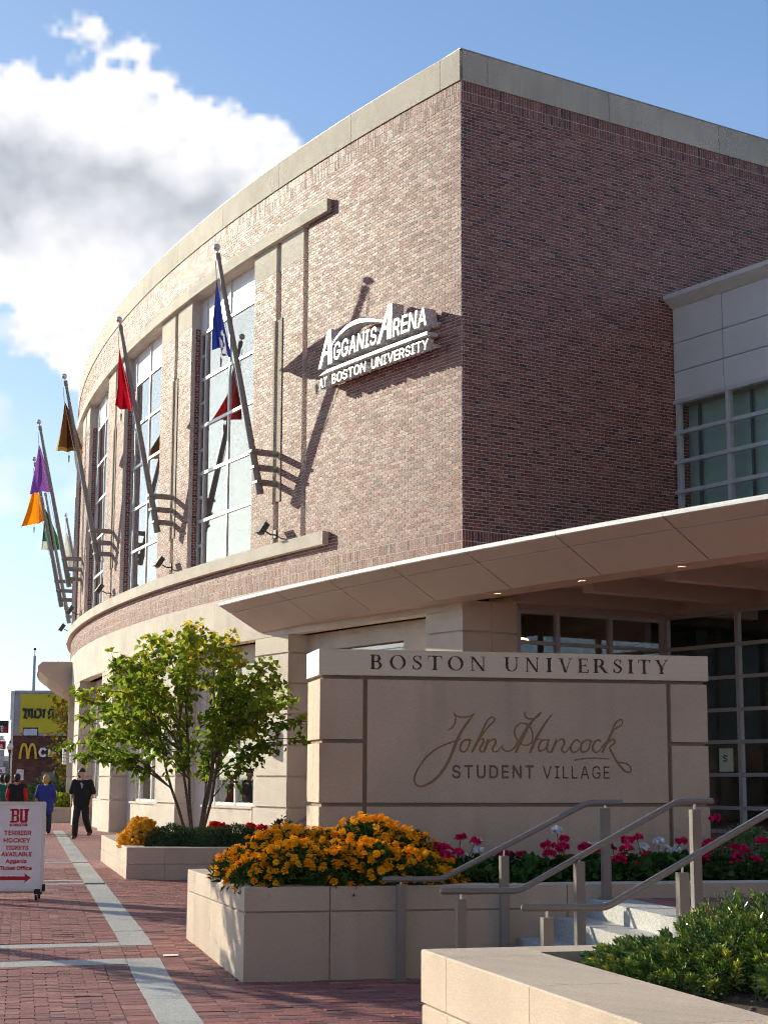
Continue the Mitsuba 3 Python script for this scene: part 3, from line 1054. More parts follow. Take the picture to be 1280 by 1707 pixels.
cbox(mb, LM, .0, .1, .0, .2, 9.86, 9.9, .6)
cbox(mb, LM, 3.9, 3.96, .0, .2, 9.86, 9.9, .6)
put('letter_rail', mb, 'letter_side', LS)

# ------------------------------------------------------------------ flagpoles, flags, floodlights
names = ['blue', 'red', 'brown and cream', 'purple', 'orange', 'dark green', 'white']
order_ = ['nearest the corner, carrying the blue flag', 'second from the corner, carrying the red flag', 'third from the corner, carrying the brown and cream flag',
          'fourth from the corner, carrying the purple flag', 'fifth from the corner, carrying the orange flag', 'sixth from the corner, carrying the dark green flag', 'farthest from the corner, carrying the white flag']
POLES = [(.389, 7.877), (1.53, 13.20)]


def fcol(i_):
    def blue(p, n, uv):
        e_ = (uv.y < .30) & (uv.x > .2) & (uv.x < .75) & (noise(uv.x * 9, uv.y * 13, 1.0) > .45)
        return dr.select(e_, mi.Color3f(.62, .62, .66), mi.Color3f(.03, .05, .27))

    def red(p, n, uv):
        return mi.Color3f(.38, .008, .022) * (.85 + .3 * uv.x)

    def brown(p, n, uv):
        return dr.select(uv.x < .16, mi.Color3f(.68, .60, .40), dr.select(uv.y < .08, mi.Color3f(.26, .15, .03), mi.Color3f(.095, .042, .018)))

    def purple(p, n, uv):
        return mi.Color3f(.25, .095, .40)

    def orange(p, n, uv):
        return dr.select((uv.x > .62) & (uv.x < .66), mi.Color3f(.55, .28, .10), mi.Color3f(.85, .33, .01))

    def green(p, n, uv):
        return dr.select((uv.x < .3) & (uv.y < .2), mi.Color3f(.55, .60, .55), mi.Color3f(.015, .10, .045))

    def white(p, n, uv):
        return mi.Color3f(.66, .66, .62)
    return [blue, red, brown, purple, orange, green, white][i_]


SHAPES = [  # length of the drop, spread of the lower edge outwards and towards the wall, kick of the lower outer corner
    (1.42, .22, .20, .10), (1.45, .32, .04, .04), (1.42, .40, .26, .05), (1.55, .45, .14, .12), (1.65, .75, .08, .26), (1.7, .30, .25, .05), (1.7, .35, .2, .05)]
for i_, s_ in enumerate(SLOTC[:7]):
    fp = tag(hold('flagpole'), f'slanted grey flagpole on three arms, {order_[i_]}', 'flagpole', 'slanted flagpoles along the curved front')
    sdir = lambda d, z, ds=0.0: FR(s_ + ds, d, z)
    a_, b_ = arr(*POLES[0]), arr(*POLES[1])
    at = lambda t: a_ + (b_ - a_) * t
    mb = MB()
    tt = np.linspace(0, .985, 9)
    tube(mb, [sdir(*at(t)) for t in tt], .088 - .042 * tt, 12)
    put('pole', mb, 'pole_metal', fp, smooth=40)
    mb = MB()
    tube(mb, [sdir(*at(.985)), sdir(*at(1.012))], .06, 12)
    put('truck', mb, 'pole_metal', fp, smooth=40)
    mb = MB()
    tube(mb, [sdir(*at(1.0)), sdir(*at(1.034))], .014, 6)
    put('spindle', mb, 'pole_metal', fp, smooth=40)
    mb = MB()
    ico(mb, sdir(*at(1.038)), .082, 3)
    put('ball', mb, 'ball_metal', fp, smooth=True)
    for z in (8.82, 8.47, 8.14):
        t = (z - a_[1]) / (b_[1] - a_[1])
        L_ = at(t)[0]
        mb = MB()
        cbox(mb, FR, s_ - .045, s_ + .045, -.1, L_ - .02, z - .065, z + .065, .3)
        cbox(mb, FR, s_ - .12, s_ + .12, L_ - .10, L_ + .09, z - .03, z + .03, .3)
        put('arm', mb, 'pole_metal', fp)
    lowt = .60
    h0, h1 = at(.975), at(.36)
    mb = MB()
    off = .09
    tube(mb, [sdir(h0[0] + off, h0[1]), sdir(at(.9)[0] + off + .05, at(.9)[1])], .010, 5)
    tube(mb, [sdir(at(.9)[0] + off + .05, at(.9)[1]), sdir(h1[0] + off, h1[1])], .007, 5)
    put('halyard', mb, 'sign_white', fp)
    # the flag hangs from the upper part of the pole
    drop, out, inn, kick = SHAPES[i_]
    top = arr(at(.895)[0] + .14, at(.895)[1])
    ni, nj = 26, 22
    P, uvs = [], []
    for p_ in range(ni):
        f = p_ / (ni - 1)
        for q_ in range(nj):
            g_ = q_ / (nj - 1)
            w0, w1 = -out * f ** 1.15, inn * f ** .9
            d = top[0] - f * drop * .12 - (w0 + (w1 - w0) * g_) * 1.0 - 0
            z = top[1] - f * drop + kick * f * (.5 - g_) * -1.6
            fold = (.03 + .17 * f) * math.sin(8.0 * g_ + 1.7 * i_ + 2.2 * f) + .07 * f * math.sin(17 * g_ + i_ - 2 * f)
            d += .05 * f ** .6 * math.cos(11 * g_ + 2 * i_ + 1.5 * f)
            swp = f ** .8 * (.12 + 1.05 * abs(g_ - .15)) * (1.5 if i_ < 1 else 1.0 if i_ < 2 else .6)          # blown along the wall
            P.append(sdir(d - .42 * swp, z - .05 * abs(math.sin(4 * g_ + i_)) * f, fold + .86 * swp))
            uvs.append((g_, 1 - f))
    f_ = [[p_ * nj + q_, p_ * nj + q_ + 1, (p_ + 1) * nj + q_ + 1, (p_ + 1) * nj + q_] for p_ in range(ni - 1) for q_ in range(nj - 1)]
    scene['flag_cloth_' + names[i_].replace(' ', '_')] = flag_mat(fcol(i_))
    fk = key('flag')
    scene[fk] = mikit.ply((np.array(P), np.array(f_)), 'flag_cloth_' + names[i_].replace(' ', '_'), smooth=True, uv=np.array(uvs))
    tag(fk, f'{names[i_]} flag on a slanted pole, {["nearest the corner", "second from the corner", "third from the corner", "fourth from the corner", "fifth from the corner", "partly behind the far poles", "farthest along the curve"][i_]}', 'flag', 'flags along the curved front')
    mb = MB()
    wb = P[(ni - 1) * nj + nj // 2]
    tube(mb, [np.array(wb) + arr(0, 0, .0), np.array(wb) - arr(0, 0, .10), np.array(wb) - arr(0, 0, .14), np.array(wb) - arr(0, 0, .32)], [.006, .006, .03, .02], 6)
    put('flag_weight', mb, 'pole_metal', fp)
    # floodlight on the sill under it
    if i_ < 6:
        fl = tag(hold('floodlight'), f'small dark floodlight on an arm below the {names[i_]} flag pole', 'floodlight', 'floodlights above the stone sill')
        mb = MB()
        tube(mb, [FR(s_, -.15, 7.0), FR(s_ - .02, .12, 6.98), FR(s_ - .04, .26, 7.04)], .018, 6)
        boxes(mb, FR, s_ - .06, s_ + .06, -.1, .02, 6.92, 7.1)
        put('arm', mb, 'flood', fl)
        mb = MB()
        Mf = lambda a, b, c: FR(s_ - .04, .33, 7.10)[None] + np.asarray(a)[..., None] * (FR(s_ - 1, 0, 0) - FR(s_, 0, 0)) + np.asarray(b)[..., None] * (.55 * (FR(s_, 1, 0) - FR(s_, 0, 0)) + arr(0, 0, -.83)) + np.asarray(c)[..., None] * (.83 * (FR(s_, 1, 0) - FR(s_, 0, 0)) + arr(0, 0, .55))
        boxes(mb, Mf, -.10, .10, -.14, .14, -.06, .05)
        boxes(mb, Mf, -.12, .12, -.16, .16, .05, .075)
        put('lamp_head', mb, 'flood', fl)

# pale wall lights on the pilasters
for i_, (s_, wh) in enumerate(((7.04, 'first pilaster behind the tree'), (13.6, 'second pilaster behind the tree crown'), (20.3, 'third pilaster, left of the tree'), (26.95, 'fourth pilaster, above the walking man'), (33.3, 'farthest pilaster at the left end of the curve'))):
    wl = tag(hold('wall_light'), f'pale banded half-round wall light on the {wh}', 'wall light', 'wall lights on the pilasters')
    mb = MB()
    g_ = np.linspace(-math.pi / 2, math.pi / 2, 11)
    pf = [(s_ + .13 * math.sin(x), .02 + .15 * math.cos(x)) for x in g_]
    for z0, z1 in ((2.12, 2.22), (2.24, 2.34), (2.36, 2.46), (2.48, 2.58), (2.60, 2.70)):
        lo = [FR(a, b, z0) for a, b in pf]
        hi = [FR(a, b, z1) for a, b in pf]
        P = np.vstack([lo, hi])
        mb.add(P, [[j, j + 1, 12 + j, 11 + j] for j in range(10)] + [[0, j, j + 1, j + 1] for j in range(1, 10)] + [[11, 11 + j, 12 + j, 12 + j] for j in range(1, 10)])
    put('shade', mb, 'sconce_white', wl)
    mb = MB()
    cbox(mb, FR, s_ - .11, s_ + .11, .0, .10, 2.10, 2.74, .3)
    put('back_plate', mb, 'alu_dark', wl)

# small sloping hood over the far entrance, same make as the canopy
fh = tag(hold('far_canopy'), 'small grey wedge canopy jutting from the far end of the curved front', 'canopy')
mb = MB()
prof(mb, FR, [(-.3, 5.60), (1.02, 5.58), (1.17, 5.44), (1.15, 5.28), (.80, 4.98), (.25, 4.64), (-.3, 4.60)], 29.6, 44, .8)
put('shell', mb, 'soffit', fh)
if True:
    mb = MB()
    prof(mb, FR, [(1.174, 5.45), (1.185, 5.45), (1.165, 5.27), (1.154, 5.27)], 29.59, 44, .8)
    put('edge_strip', mb, 'canopy_edge', fh)
# ------------------------------------------------------------------ stone sign wall
AS = math.radians(11.8)
US, VS = arr(math.cos(AS), math.sin(AS), 0), arr(-math.sin(AS), math.cos(AS), 0)
SL = flat(arr(-.592, 15.5, 0), US, -VS)            # along the front, out of it, up
SG = tag(hold('stone_sign'), 'pale stone sign wall with a metal band reading BOSTON UNIVERSITY and carved script below', 'sign')
mb = MB()
boxes(mb, SL, .03, 3.83, -.67, -.04, .5, 2.575)
put('core', mb, 'joint', SG)
RW = [(.5, 1.352), (1.39, 1.937), (1.975, 2.535)]
for i_, (z0, z1) in enumerate(RW):
    for a, b, cc in ((0, .41, 1), (3.475, 3.852, 1)):
        for d0, d1 in ((-.36, 0), (-.70, -.368)):
            mb = MB()
            boxes(mb, SL, a, b, d0, d1, z0, z1, uv=[rng.random(), .5])
            put('stone_block', mb, 'sign_stone', SG, uv=True)
mb = MB()
boxes(mb, SL, .455, 3.43, -.70, 0, .5, 1.352, uv=[.5, .5])
put('stone_block', mb, 'sign_stone', SG, uv=True)
mb = MB()
boxes(mb, SL, .455, 3.43, -.70, -.1, 1.39, 2.535, uv=[.5, .5])
put('back_block', mb, 'sign_stone', SG, uv=True)

# the carved script, traced as pen strokes in metres on the stone
ZX = lambda x: .593 + .002053 * x
ZY = lambda y, x=640: 2.44 - .001945 * y + .00003 * x * 0 + .00001 * x


def pen(pts, w):
    """A pen stroke: smooth curve through the points, width w (one number or one per point)."""
    p = np.array([(ZX(x), ZY(y, x)) for x, y in pts])
    w = np.broadcast_to(np.asarray(w, float), (len(p),)) * .002
    t = np.r_[0, np.cumsum(np.linalg.norm(np.diff(p, axis=0), axis=1))]
    from scipy.interpolate import PchipInterpolator, CubicSpline
    q = np.linspace(0, t[-1], max(12, int(t[-1] / .012)))
    c, ww = CubicSpline(t, p)(q), PchipInterpolator(t, w)(q)
    return so.unary_union([sg.LineString([c[i_], c[i_ + 1]]).buffer((ww[i_] + ww[i_ + 1]) / 4, quad_segs=3) for i_ in range(len(q) - 1)])


script = so.unary_union([
    pen([(310, 192), (334, 176), (348, 143), (337, 108)], [5, 8, 8, 5]),
    pen([(337, 108), (360, 127), (398, 130), (437, 112)], [5, 8, 9, 6]),
    pen([(437, 112), (398, 165), (365, 218), (335, 292), (300, 368), (255, 425), (205, 458), (168, 461), (152, 436), (162, 394), (192, 345), (240, 295), (300, 262), (345, 245), (372, 236)], [6, 13, 15, 16, 16, 14, 11, 9, 9, 9, 9, 9, 8, 7, 6]),
    pen([(408, 238), (385, 246), (370, 270), (374, 294), (390, 297), (407, 275), (413, 250), (408, 238), (424, 244)], [7, 10, 12, 11, 8, 9, 9, 7, 6]),
    pen([(424, 296), (450, 252), (485, 202), (520, 160), (536, 138), (524, 129), (503, 142), (478, 192), (450, 252), (426, 297)], [9, 10, 9, 8, 7, 7, 9, 12, 14, 12]),
    pen([(440, 272), (462, 242), (480, 236), (478, 256), (464, 290), (470, 297), (490, 262), (507, 238)], [6, 7, 9, 12, 12, 7, 6, 8]),
    pen([(507, 238), (498, 262), (483, 297)], [10, 12, 11]),
    pen([(488, 280), (512, 246), (536, 237), (538, 255), (524, 288), (534, 298), (556, 284), (574, 268)], [6, 7, 9, 12, 12, 8, 6, 5]),
    pen([(570, 276), (590, 294), (614, 290), (640, 262), (676, 205), (710, 155), (757, 105)], [6, 8, 8, 12, 15, 12, 6]),
    pen([(636, 296), (668, 232), (700, 170), (735, 128)], [13, 15, 14, 8]),
    pen([(680, 104), (685, 128), (714, 136), (757, 105)], [6, 7, 8, 6]),
    pen([(690, 166), (660, 158), (636, 178), (630, 210), (645, 242), (680, 264), (708, 255), (718, 222), (708, 180), (690, 162), (676, 158)], [6, 8, 9, 9, 8, 7, 8, 9, 9, 7, 5]),
    pen([(812, 115), (772, 168), (735, 232), (706, 296)], [6, 12, 15, 13]),
    pen([(668, 262), (700, 262), (735, 240), (760, 236)], [5, 7, 7, 5]),
    pen([(790, 240), (766, 242), (748, 266), (750, 292), (768, 288), (790, 258), (797, 240), (786, 276), (794, 297), (815, 276)], [7, 9, 12, 11, 8, 7, 9, 12, 9, 6]),
    pen([(832, 238), (822, 266), (808, 297)], [9, 12, 11]),
    pen([(814, 280), (838, 247), (866, 237), (872, 254), (858, 288), (868, 298), (892, 280), (912, 258)], [6, 7, 9, 12, 12, 8, 6, 6]),
    pen([(946, 248), (930, 238), (910, 256), (902, 282), (914, 299), (938, 288), (956, 262)], [8, 9, 10, 12, 10, 7, 6]),
    pen([(992, 238), (968, 244), (952, 270), (958, 296), (976, 296), (994, 272), (998, 248), (992, 238), (1012, 248)], [7, 10, 12, 11, 8, 9, 9, 7, 6]),
    pen([(1050, 246), (1036, 238), (1018, 254), (1010, 282), (1022, 299), (1046, 286), (1072, 250)], [8, 9, 10, 12, 10, 7, 6]),
    pen([(1060, 285), (1090, 230), (1130, 178), (1160, 150), (1156, 138), (1138, 142), (1110, 190), (1082, 248), (1058, 297)], [8, 8, 8, 7, 7, 9, 12, 14, 12]),
    pen([(1076, 268), (1100, 240), (1118, 237), (1120, 250), (1096, 270), (1104, 300), (1122, 335), (1150, 374), (1178, 396), (1196, 392), (1192, 368), (1160, 350), (1120, 342)], [6, 9, 9, 9, 9, 12, 12, 11, 9, 8, 8, 8, 6]),
    pen([(922, 338), (960, 330), (1020, 327), (1092, 331)], [8, 8, 7, 5]),
])


def fit(text, x0, x1, y1, h, bold):
    g_ = text_shape(text, h, bold)
    b_ = g_.bounds
    return sa.translate(sa.scale(g_, (x1 - x0) / (b_[2] - b_[0]), 1, origin=(b_[0], 0)), x0 - b_[0], y1)


def spaced(text, x0, x1, y, h, bold, gap):
    gl, x = [], 0
    for ch in text:
        g_ = text_shape(ch, h, bold)
        b_ = g_.bounds
        gl.append(sa.translate(g_, x - b_[0], 0))
        x += b_[2] - b_[0] + gap
    x -= gap
    g_ = so.unary_union(gl)
    return sa.translate(sa.scale(g_, (x1 - x0) / x, 1, origin=(0, 0)), x0, y)


hV = .118
village = so.unary_union([spaced('STUDENT', ZX(330), ZX(722), ZY(424, 500), hV, True, .035).buffer(.0), spaced('VILLAGE', ZX(765), ZX(1092), ZY(427, 900), hV, False, .035)])


def prism(geom, z0, z1):
    parts = []
    for g_ in getattr(geom, 'geoms', [geom]):
        rings = [np.array(g_.exterior.coords)[:-1]] + [np.array(r_.coords)[:-1] for r_ in g_.interiors]
        cs = manifold3d.CrossSection([r_.tolist() for r_ in rings], manifold3d.FillRule.EvenOdd)
        parts.append(cs.extrude(z1 - z0).translate((0, 0, z0)))
    return manifold3d.Manifold.batch_boolean(parts, manifold3d.OpType.Add)


script = script.simplify(.0007)
village = village.simplify(.0006)
pan = manifold3d.Manifold.cube((2.975, 1.145, .1)).translate((.455, 1.39, -.1))
pan = pan - prism(so.unary_union([script, village]), -.013, .02)
q = pan.to_mesh()
pv_ = np.asarray(q.vert_properties)[:, :3]
mb = MB()
mb.add(SL(pv_[:, 0], pv_[:, 2], pv_[:, 1]), np.asarray(q.tri_verts), [.5, .5])
cp = put('carved_panel', mb, 'sign_stone', SG, uv=True)
for nm, g_, mt in [('carved_script', script, 'carved')] + [('carved_letter', x, 'carved_mid' if x.centroid.x < ZX(740) else 'carved_dark') for x in village.geoms]:
    mb = MB()
    extrude_map(mb, g_.buffer(-.0008), SL, -.0128, -.0105)
    put(nm, mb, mt, cp)
mb = MB()
boxes(mb, SL, -.015, 3.865, -.715, .015, 2.571, 2.815)
bm = put('metal_band', mb, 'band_metal', SG)

# roman capitals for the band
TH, TN, SH, SO_ = .165, .055, .035, .085


def rect(x0, y0, x1, y1):
    return sg.box(x0, y0, x1, y1)


def stem(x, w=TH, y0=0.0, y1=1.0, l=True, r=True, both=True):
    o = [rect(x, y0, x + w, y1)]
    for y, s_ in ((y0, 1), (y1, -1)):
        o.append(poly((x - SO_ * l, y), (x + w + SO_ * r, y), (x + w + SO_ * r, y + s_ * SH), (x + w, y + s_ * (SH + .06)), (x, y + s_ * (SH + .06)), (x - SO_ * l, y + s_ * SH)))
    return so.unary_union(o)


def ell(cx, cy, rx, ry):
    return sa.translate(sa.scale(sg.Point(0, 0).buffer(1, quad_segs=16), rx, ry), cx, cy)


def bowl(x, y0, y1, w, th=TH):
    cy, ry = (y0 + y1) / 2, (y1 - y0) / 2
    o = ell(x + w - ry * 1.05, cy, ry * 1.05, ry).union(rect(x, y0, x + w - ry * 1.05, y1))
    i_ = ell(x + w - ry * 1.05 - .0, cy, ry * 1.05 - th, ry - TN).union(rect(x - .1, y0 + TN, x + w - ry * 1.05, y1 - TN))
    return o.difference(i_).intersection(rect(x, -1, x + 2, 2))


def slant(x0, y0, x1, y1, w):
    return poly((x0, y0), (x0 + w, y0), (x1 + w, y1), (x1, y1))


def serif(x0, x1, y, s_=1):
    return rect(x0, min(y, y + s_ * SH), x1, max(y, y + s_ * SH))


def glyph(ch):
    if ch == 'I':
        return stem(SO_)
    if ch == 'B':
        return so.unary_union([stem(SO_, r=False), bowl(SO_ + .1, .50, 1.0, .46), bowl(SO_ + .1, 0, .545, .53)])
    if ch == 'O':
        return sa.rotate(ell(.5, .5, .5, .52).difference(sa.rotate(ell(.5, .5, .335, .475), 8)), 0)
    if ch == 'S':
        t = np.linspace(0, 1, 60)
        cs = np.array([(.54, .80), (.44, .95), (.27, .99), (.11, .89), (.08, .73), (.20, .60), (.40, .47), (.53, .34), (.52, .16), (.36, .02), (.20, .01), (.05, .14), (.03, .25)])
        from scipy.interpolate import CubicSpline
        c = CubicSpline(np.linspace(0, 1, len(cs)), cs)(t)
        w = .055 + .10 * np.exp(-((t - .5) / .2) ** 2)
        return so.unary_union([sg.LineString([c[j], c[j + 1]]).buffer(w[j] / 2, quad_segs=4) for j in range(59)] + [poly((.50, .72), (.565, .72), (.565, 1.0), (.53, 1.0)), poly((.0, .0), (.04, .0), (.075, .29), (.0, .29))])
    if ch == 'T':
        return so.unary_union([stem(.345, l=True, r=True), rect(.0, 1 - TN, .86, 1), poly((0, 1), (.05, 1), (.04, .76), (.0, .76)), poly((.86, 1), (.81, 1), (.82, .76), (.86, .76))])
    if ch == 'N':
        return so.unary_union([rect(.12, 0, .12 + TN, 1), rect(.86, 0, .86 + TN, 1), slant(.06, 1, .80, 0, .16), serif(0, .30, 0), serif(0, .2, 1, -1), serif(.74, 1.04, 1, -1)])
    if ch == 'U':
        o = ell(.50, .36, .38, .38).difference(ell(.53, .36, .26, .325)).intersection(rect(0, -1, 2, .36))
        return so.unary_union([o, rect(.12, .36, .285, 1), rect(.83, .36, .83 + TN, 1), serif(.02, .39, 1, -1), serif(.72, 1.0, 1, -1)])
    if ch == 'V':
        return so.unary_union([slant(.09, 1, .42, 0, .17), slant(.86, 1, .50, 0, TN), serif(0, .38, 1, -1), serif(.74, 1.03, 1, -1)])
    if ch == 'E':
        return so.unary_union([stem(SO_, r=False), rect(.2, 1 - TN, .66, 1), rect(.2, .48, .56, .48 + TN), rect(.2, 0, .70, TN), poly((.66, 1), (.61, 1), (.62, .80), (.66, .80)), poly((.72, 0), (.64, 0), (.68, .24), (.72, .24)), rect(.53, .40, .565, .61)])
    if ch == 'R':
        return so.unary_union([stem(SO_), bowl(SO_ + .1, .47, 1.0, .50), slant(.36, .50, .72, 0, .19), serif(.70, 1.0, 0)])
    if ch == 'Y':
        return so.unary_union([stem(.40, y1=.42).union(rect(.40, .3, .565, .5)), slant(.08, 1, .40, .44, .175), slant(.84, 1, .50, .44, TN), serif(0, .36, 1, -1), serif(.72, 1.02, 1, -1)])


for ch, x0, x1 in zip('BOSTONUNIVERSITY', (57, 127, 207, 262, 333, 412, 533, 608, 683, 726, 795, 850, 921, 973, 1010, 1070), (98, 183, 240, 312, 388, 468, 585, 657, 703, 776, 832, 905, 951, 992, 1052, 1117)):
    am = lambda z_: (lambda t: .470 + .005992 * t - 4.4e-7 * t * (498 - t))(590 + z_ / 2.1333 - 616)
    g_ = glyph(ch)
    b_ = g_.bounds
    a0_, a1_ = am(x0), am(x1)
    g_ = sa.scale(sa.translate(g_, -b_[0], -b_[1]), (a1_ - a0_) / (b_[2] - b_[0]), .136 / (b_[3] - b_[1]), origin=(0, 0))
    g_ = sa.translate(g_, a0_, 2.632)
    mb = MB()
    extrude_map(mb, g_, SL, .0152, .021)
    put('letter', mb, 'dark_paint', bm)

# ------------------------------------------------------------------ planters
A1 = math.radians(16.3)
V1 = arr(-math.sin(A1), math.cos(A1), 0)
N1 = arr(math.cos(A1), math.sin(A1), 0)
PW = flat(O0, V1, N1)                                 # left wall of the middle planter: along it, inwards, up


def rblock(parent, M, a0, a1, b0, b1, c0, c1, mat='cast_stone', name='stone_block'):
    """A stone with a small chamfer round its outer edges."""
    e_ = .008
    mb = MB()
    x = [a0, a0 + e_, a1 - e_, a1]
    pf = [(b0, c0), (b0, c1 - e_), (b0 + e_, c1), (b1, c1), (b1, c0)]
    prof(mb, M, pf, a0, a1, 99, uv=[rng.random(), .5])
    return put(name, mb, mat, parent, uv=True)


MP = tag(hold('flower_planter'), 'pale stone planter beside the steps, filled with orange marigolds', 'planter')
ZC, ZJ = .744, .548
for a, b in ((.004, .69), (.70, 2.70), (2.71, 4.7), (4.71, 6.7)):
    rblock(MP, PL, a, b, 0.0, .32, ZJ + .008, ZC, name='coping_stone')
    rblock(MP, PL, a, b, 0.0, .2, -.05, ZJ - .008)
for a, b in ((.004, 1.5), (1.506, 2.29), (2.296, 2.70)):
    rblock(MP, PW, a, b, 0.0, .32, ZJ + .008, ZC, name='coping_stone')
    rblock(MP, PW, a, b, 0.0, .2, -.05, ZJ - .008)
mb = MB()
boxes(mb, PL, .02, 6.6, .012, .19, 0, ZC - .02)
boxes(mb, PW, .02, 2.68, .012, .19, 0, ZC - .02)
put('core', mb, 'joint', MP)
mb = MB()
boxes(mb, PL, -.17, 6.7, 2.62, 2.9, .0, ZC - .004)
put('back_wall', mb, 'cast_stone', MP, uv=True)
mb = MB()
boxes(mb, PL, .12, 6.6, .19, 2.62, .55, .69)
put('soil', mb, 'soil', MP)

AN = math.radians(15.5)
UN, VN = arr(math.cos(AN), math.sin(AN), 0), arr(-math.sin(AN), math.cos(AN), 0)
ON = arr(.199, 8.70, 0)
NP = flat(ON, UN, VN)
NQ = flat(ON, -VN, UN)                                # along the front wall towards the street, inwards, up
KP = tag(hold('shrub_planter'), 'nearest pale stone planter with thick coping, low shrubs growing in it', 'planter')
for a, b in ((.0, .415), (.421, 1.57), (1.576, 2.72), (2.726, 4.4), (4.406, 6.5)):
    rblock(KP, NQ, a, b, 0.0, .54, .485, .744, name='coping_stone')
for a, b in ((.0, .415), (.421, 1.57), (1.576, 2.72), (2.726, 4.4), (4.406, 6.5)):
    rblock(KP, NQ, a, b, 0.006, .3, -.05, .47)
for a, b in ((.545, 1.85), (1.856, 3.7)):
    mb = MB()
    boxes(mb, NP, a, b, -.28, 0, .485, .744, uv=[rng.random(), .5])
    put('coping_stone', mb, 'cast_stone', KP, uv=True)
mb = MB()
boxes(mb, NP, .3, 3.7, -.25, -.012, -.05, .48)
boxes(mb, NP, 3.4, 3.68, -6.5, -.284, -.05, .70)
boxes(mb, NQ, .02, 6.5, .02, .5, -.05, .48)
put('core', mb, 'joint', KP)
mb = MB()
boxes(mb, NP, 3.39, 3.70, -6.5, -.284, .60, .744)
put('coping_stone', mb, 'cast_stone', KP, uv=True)
mb = MB()
boxes(mb, NP, .5, 3.4, -6.5, -.25, .3, .655)
put('soil', mb, 'soil', KP)

FO = arr(-3.865, 25.42, 0)
AF, AG = math.radians(4), math.radians(13.3)
FPM = flat(FO, arr(math.cos(AF), math.sin(AF), 0), arr(-math.sin(AF), math.cos(AF), 0))
FPW = flat(FO, arr(-math.sin(AG), math.cos(AG), 0), arr(math.cos(AG), math.sin(AG), 0))
TP = tag(hold('tree_planter'), 'pale stone planter holding the small tree, clipped hedge and mixed flowers', 'planter')
for a, b in ((.004, .57), (.576, 2.1), (2.106, 3.8)):
    rblock(TP, FPM, a, b, 0, .3, .335, .575, name='coping_stone')
    rblock(TP, FPM, a, b, 0, .2, .0, .325)
for a, b in ((.004, 1.6), (1.606, 3.4), (3.406, 5.8)):
    rblock(TP, FPW, a, b, 0, .3, .335, .575, name='coping_stone')
    rblock(TP, FPW, a, b, 0, .2, .0, .325)
mb = MB()
boxes(mb, FPM, .02, 3.8, .012, .19, 0, .56)
boxes(mb, FPW, .02, 5.8, .012, .19, 0, .56)
put('core', mb, 'joint', TP)
mb = MB()
boxes(mb, FPM, .1, 3.8, .19, 5.6, .2, .53)
put('soil', mb, 'soil', TP)

# ------------------------------------------------------------------ steps, landing, handrails
ST = tag(hold('granite_steps'), 'pale speckled granite steps rising between the two planters', 'steps')
SU = [1.962, 2.262, 2.563, 2.865]
SZ = [.16, .32, .48, .625]
for i_, (u_, z_) in enumerate(zip(SU, SZ)):
    mb = MB()
    boxes(mb, PL, u_, (SU[i_ + 1] + .03) if i_ < 3 else u_ + .36, -4.9, -.004, z_ - .165, z_, uv=[rng.random(), .5])
    put('step', mb, 'granite', ST, uv=True)
mb = MB()
boxes(mb, PL, 3.228, 16, -5.5, -.006, -.1, .617)
boxes(mb, PL, 6.72, 16, -.006, 2.95, -.1, .617)
boxes(mb, PL, 2.9, 16, 2.95, 24, -.1, .617)
ld = tag(put('landing', mb, 'pave_far'), 'raised brick landing in front of the entrance', kind='structure')
mb = MB()
us, vs_ = [], []
for r_ in range(24):
    a = np.arange(3.235, 7.6, .2) - (.1 if r_ % 2 else 0)
    us.append(np.clip(a, 3.235, None))
    vs_.append(np.full(len(a), -.11 - .1 * r_))
us, vs_ = np.concatenate(us), np.concatenate(vs_)
nn = len(us)
boxes(mb, PL, us + .003, us + .197, vs_ + .003, vs_ + .097, .60, .622 + rng.normal(0, .001, nn), uv=rng.random((nn, 2)), skip=(4,))
tag(put('landing_pavers', mb, 'paver', ld, uv=True), kind='stuff')


def bent(pts, r_, k_=5):
    """Round the corners of a polyline."""
    p = [arr(*x) for x in pts]
    out = [p[0]]
    for a, b, c in zip(p[:-2], p[1:-1], p[2:]):
        d0, d1 = (a - b) / np.linalg.norm(a - b), (c - b) / np.linalg.norm(c - b)
        s_, e_ = b + d0 * r_, b + d1 * r_
        out += [(1 - t) ** 2 * s_ + 2 * t * (1 - t) * b + t * t * e_ for t in np.linspace(0, 1, k_)]
    return out + [p[-1]]


def zst(u_):
    return 0.0 if u_ < SU[0] else SZ[sum(u_ >= x for x in SU) - 1]


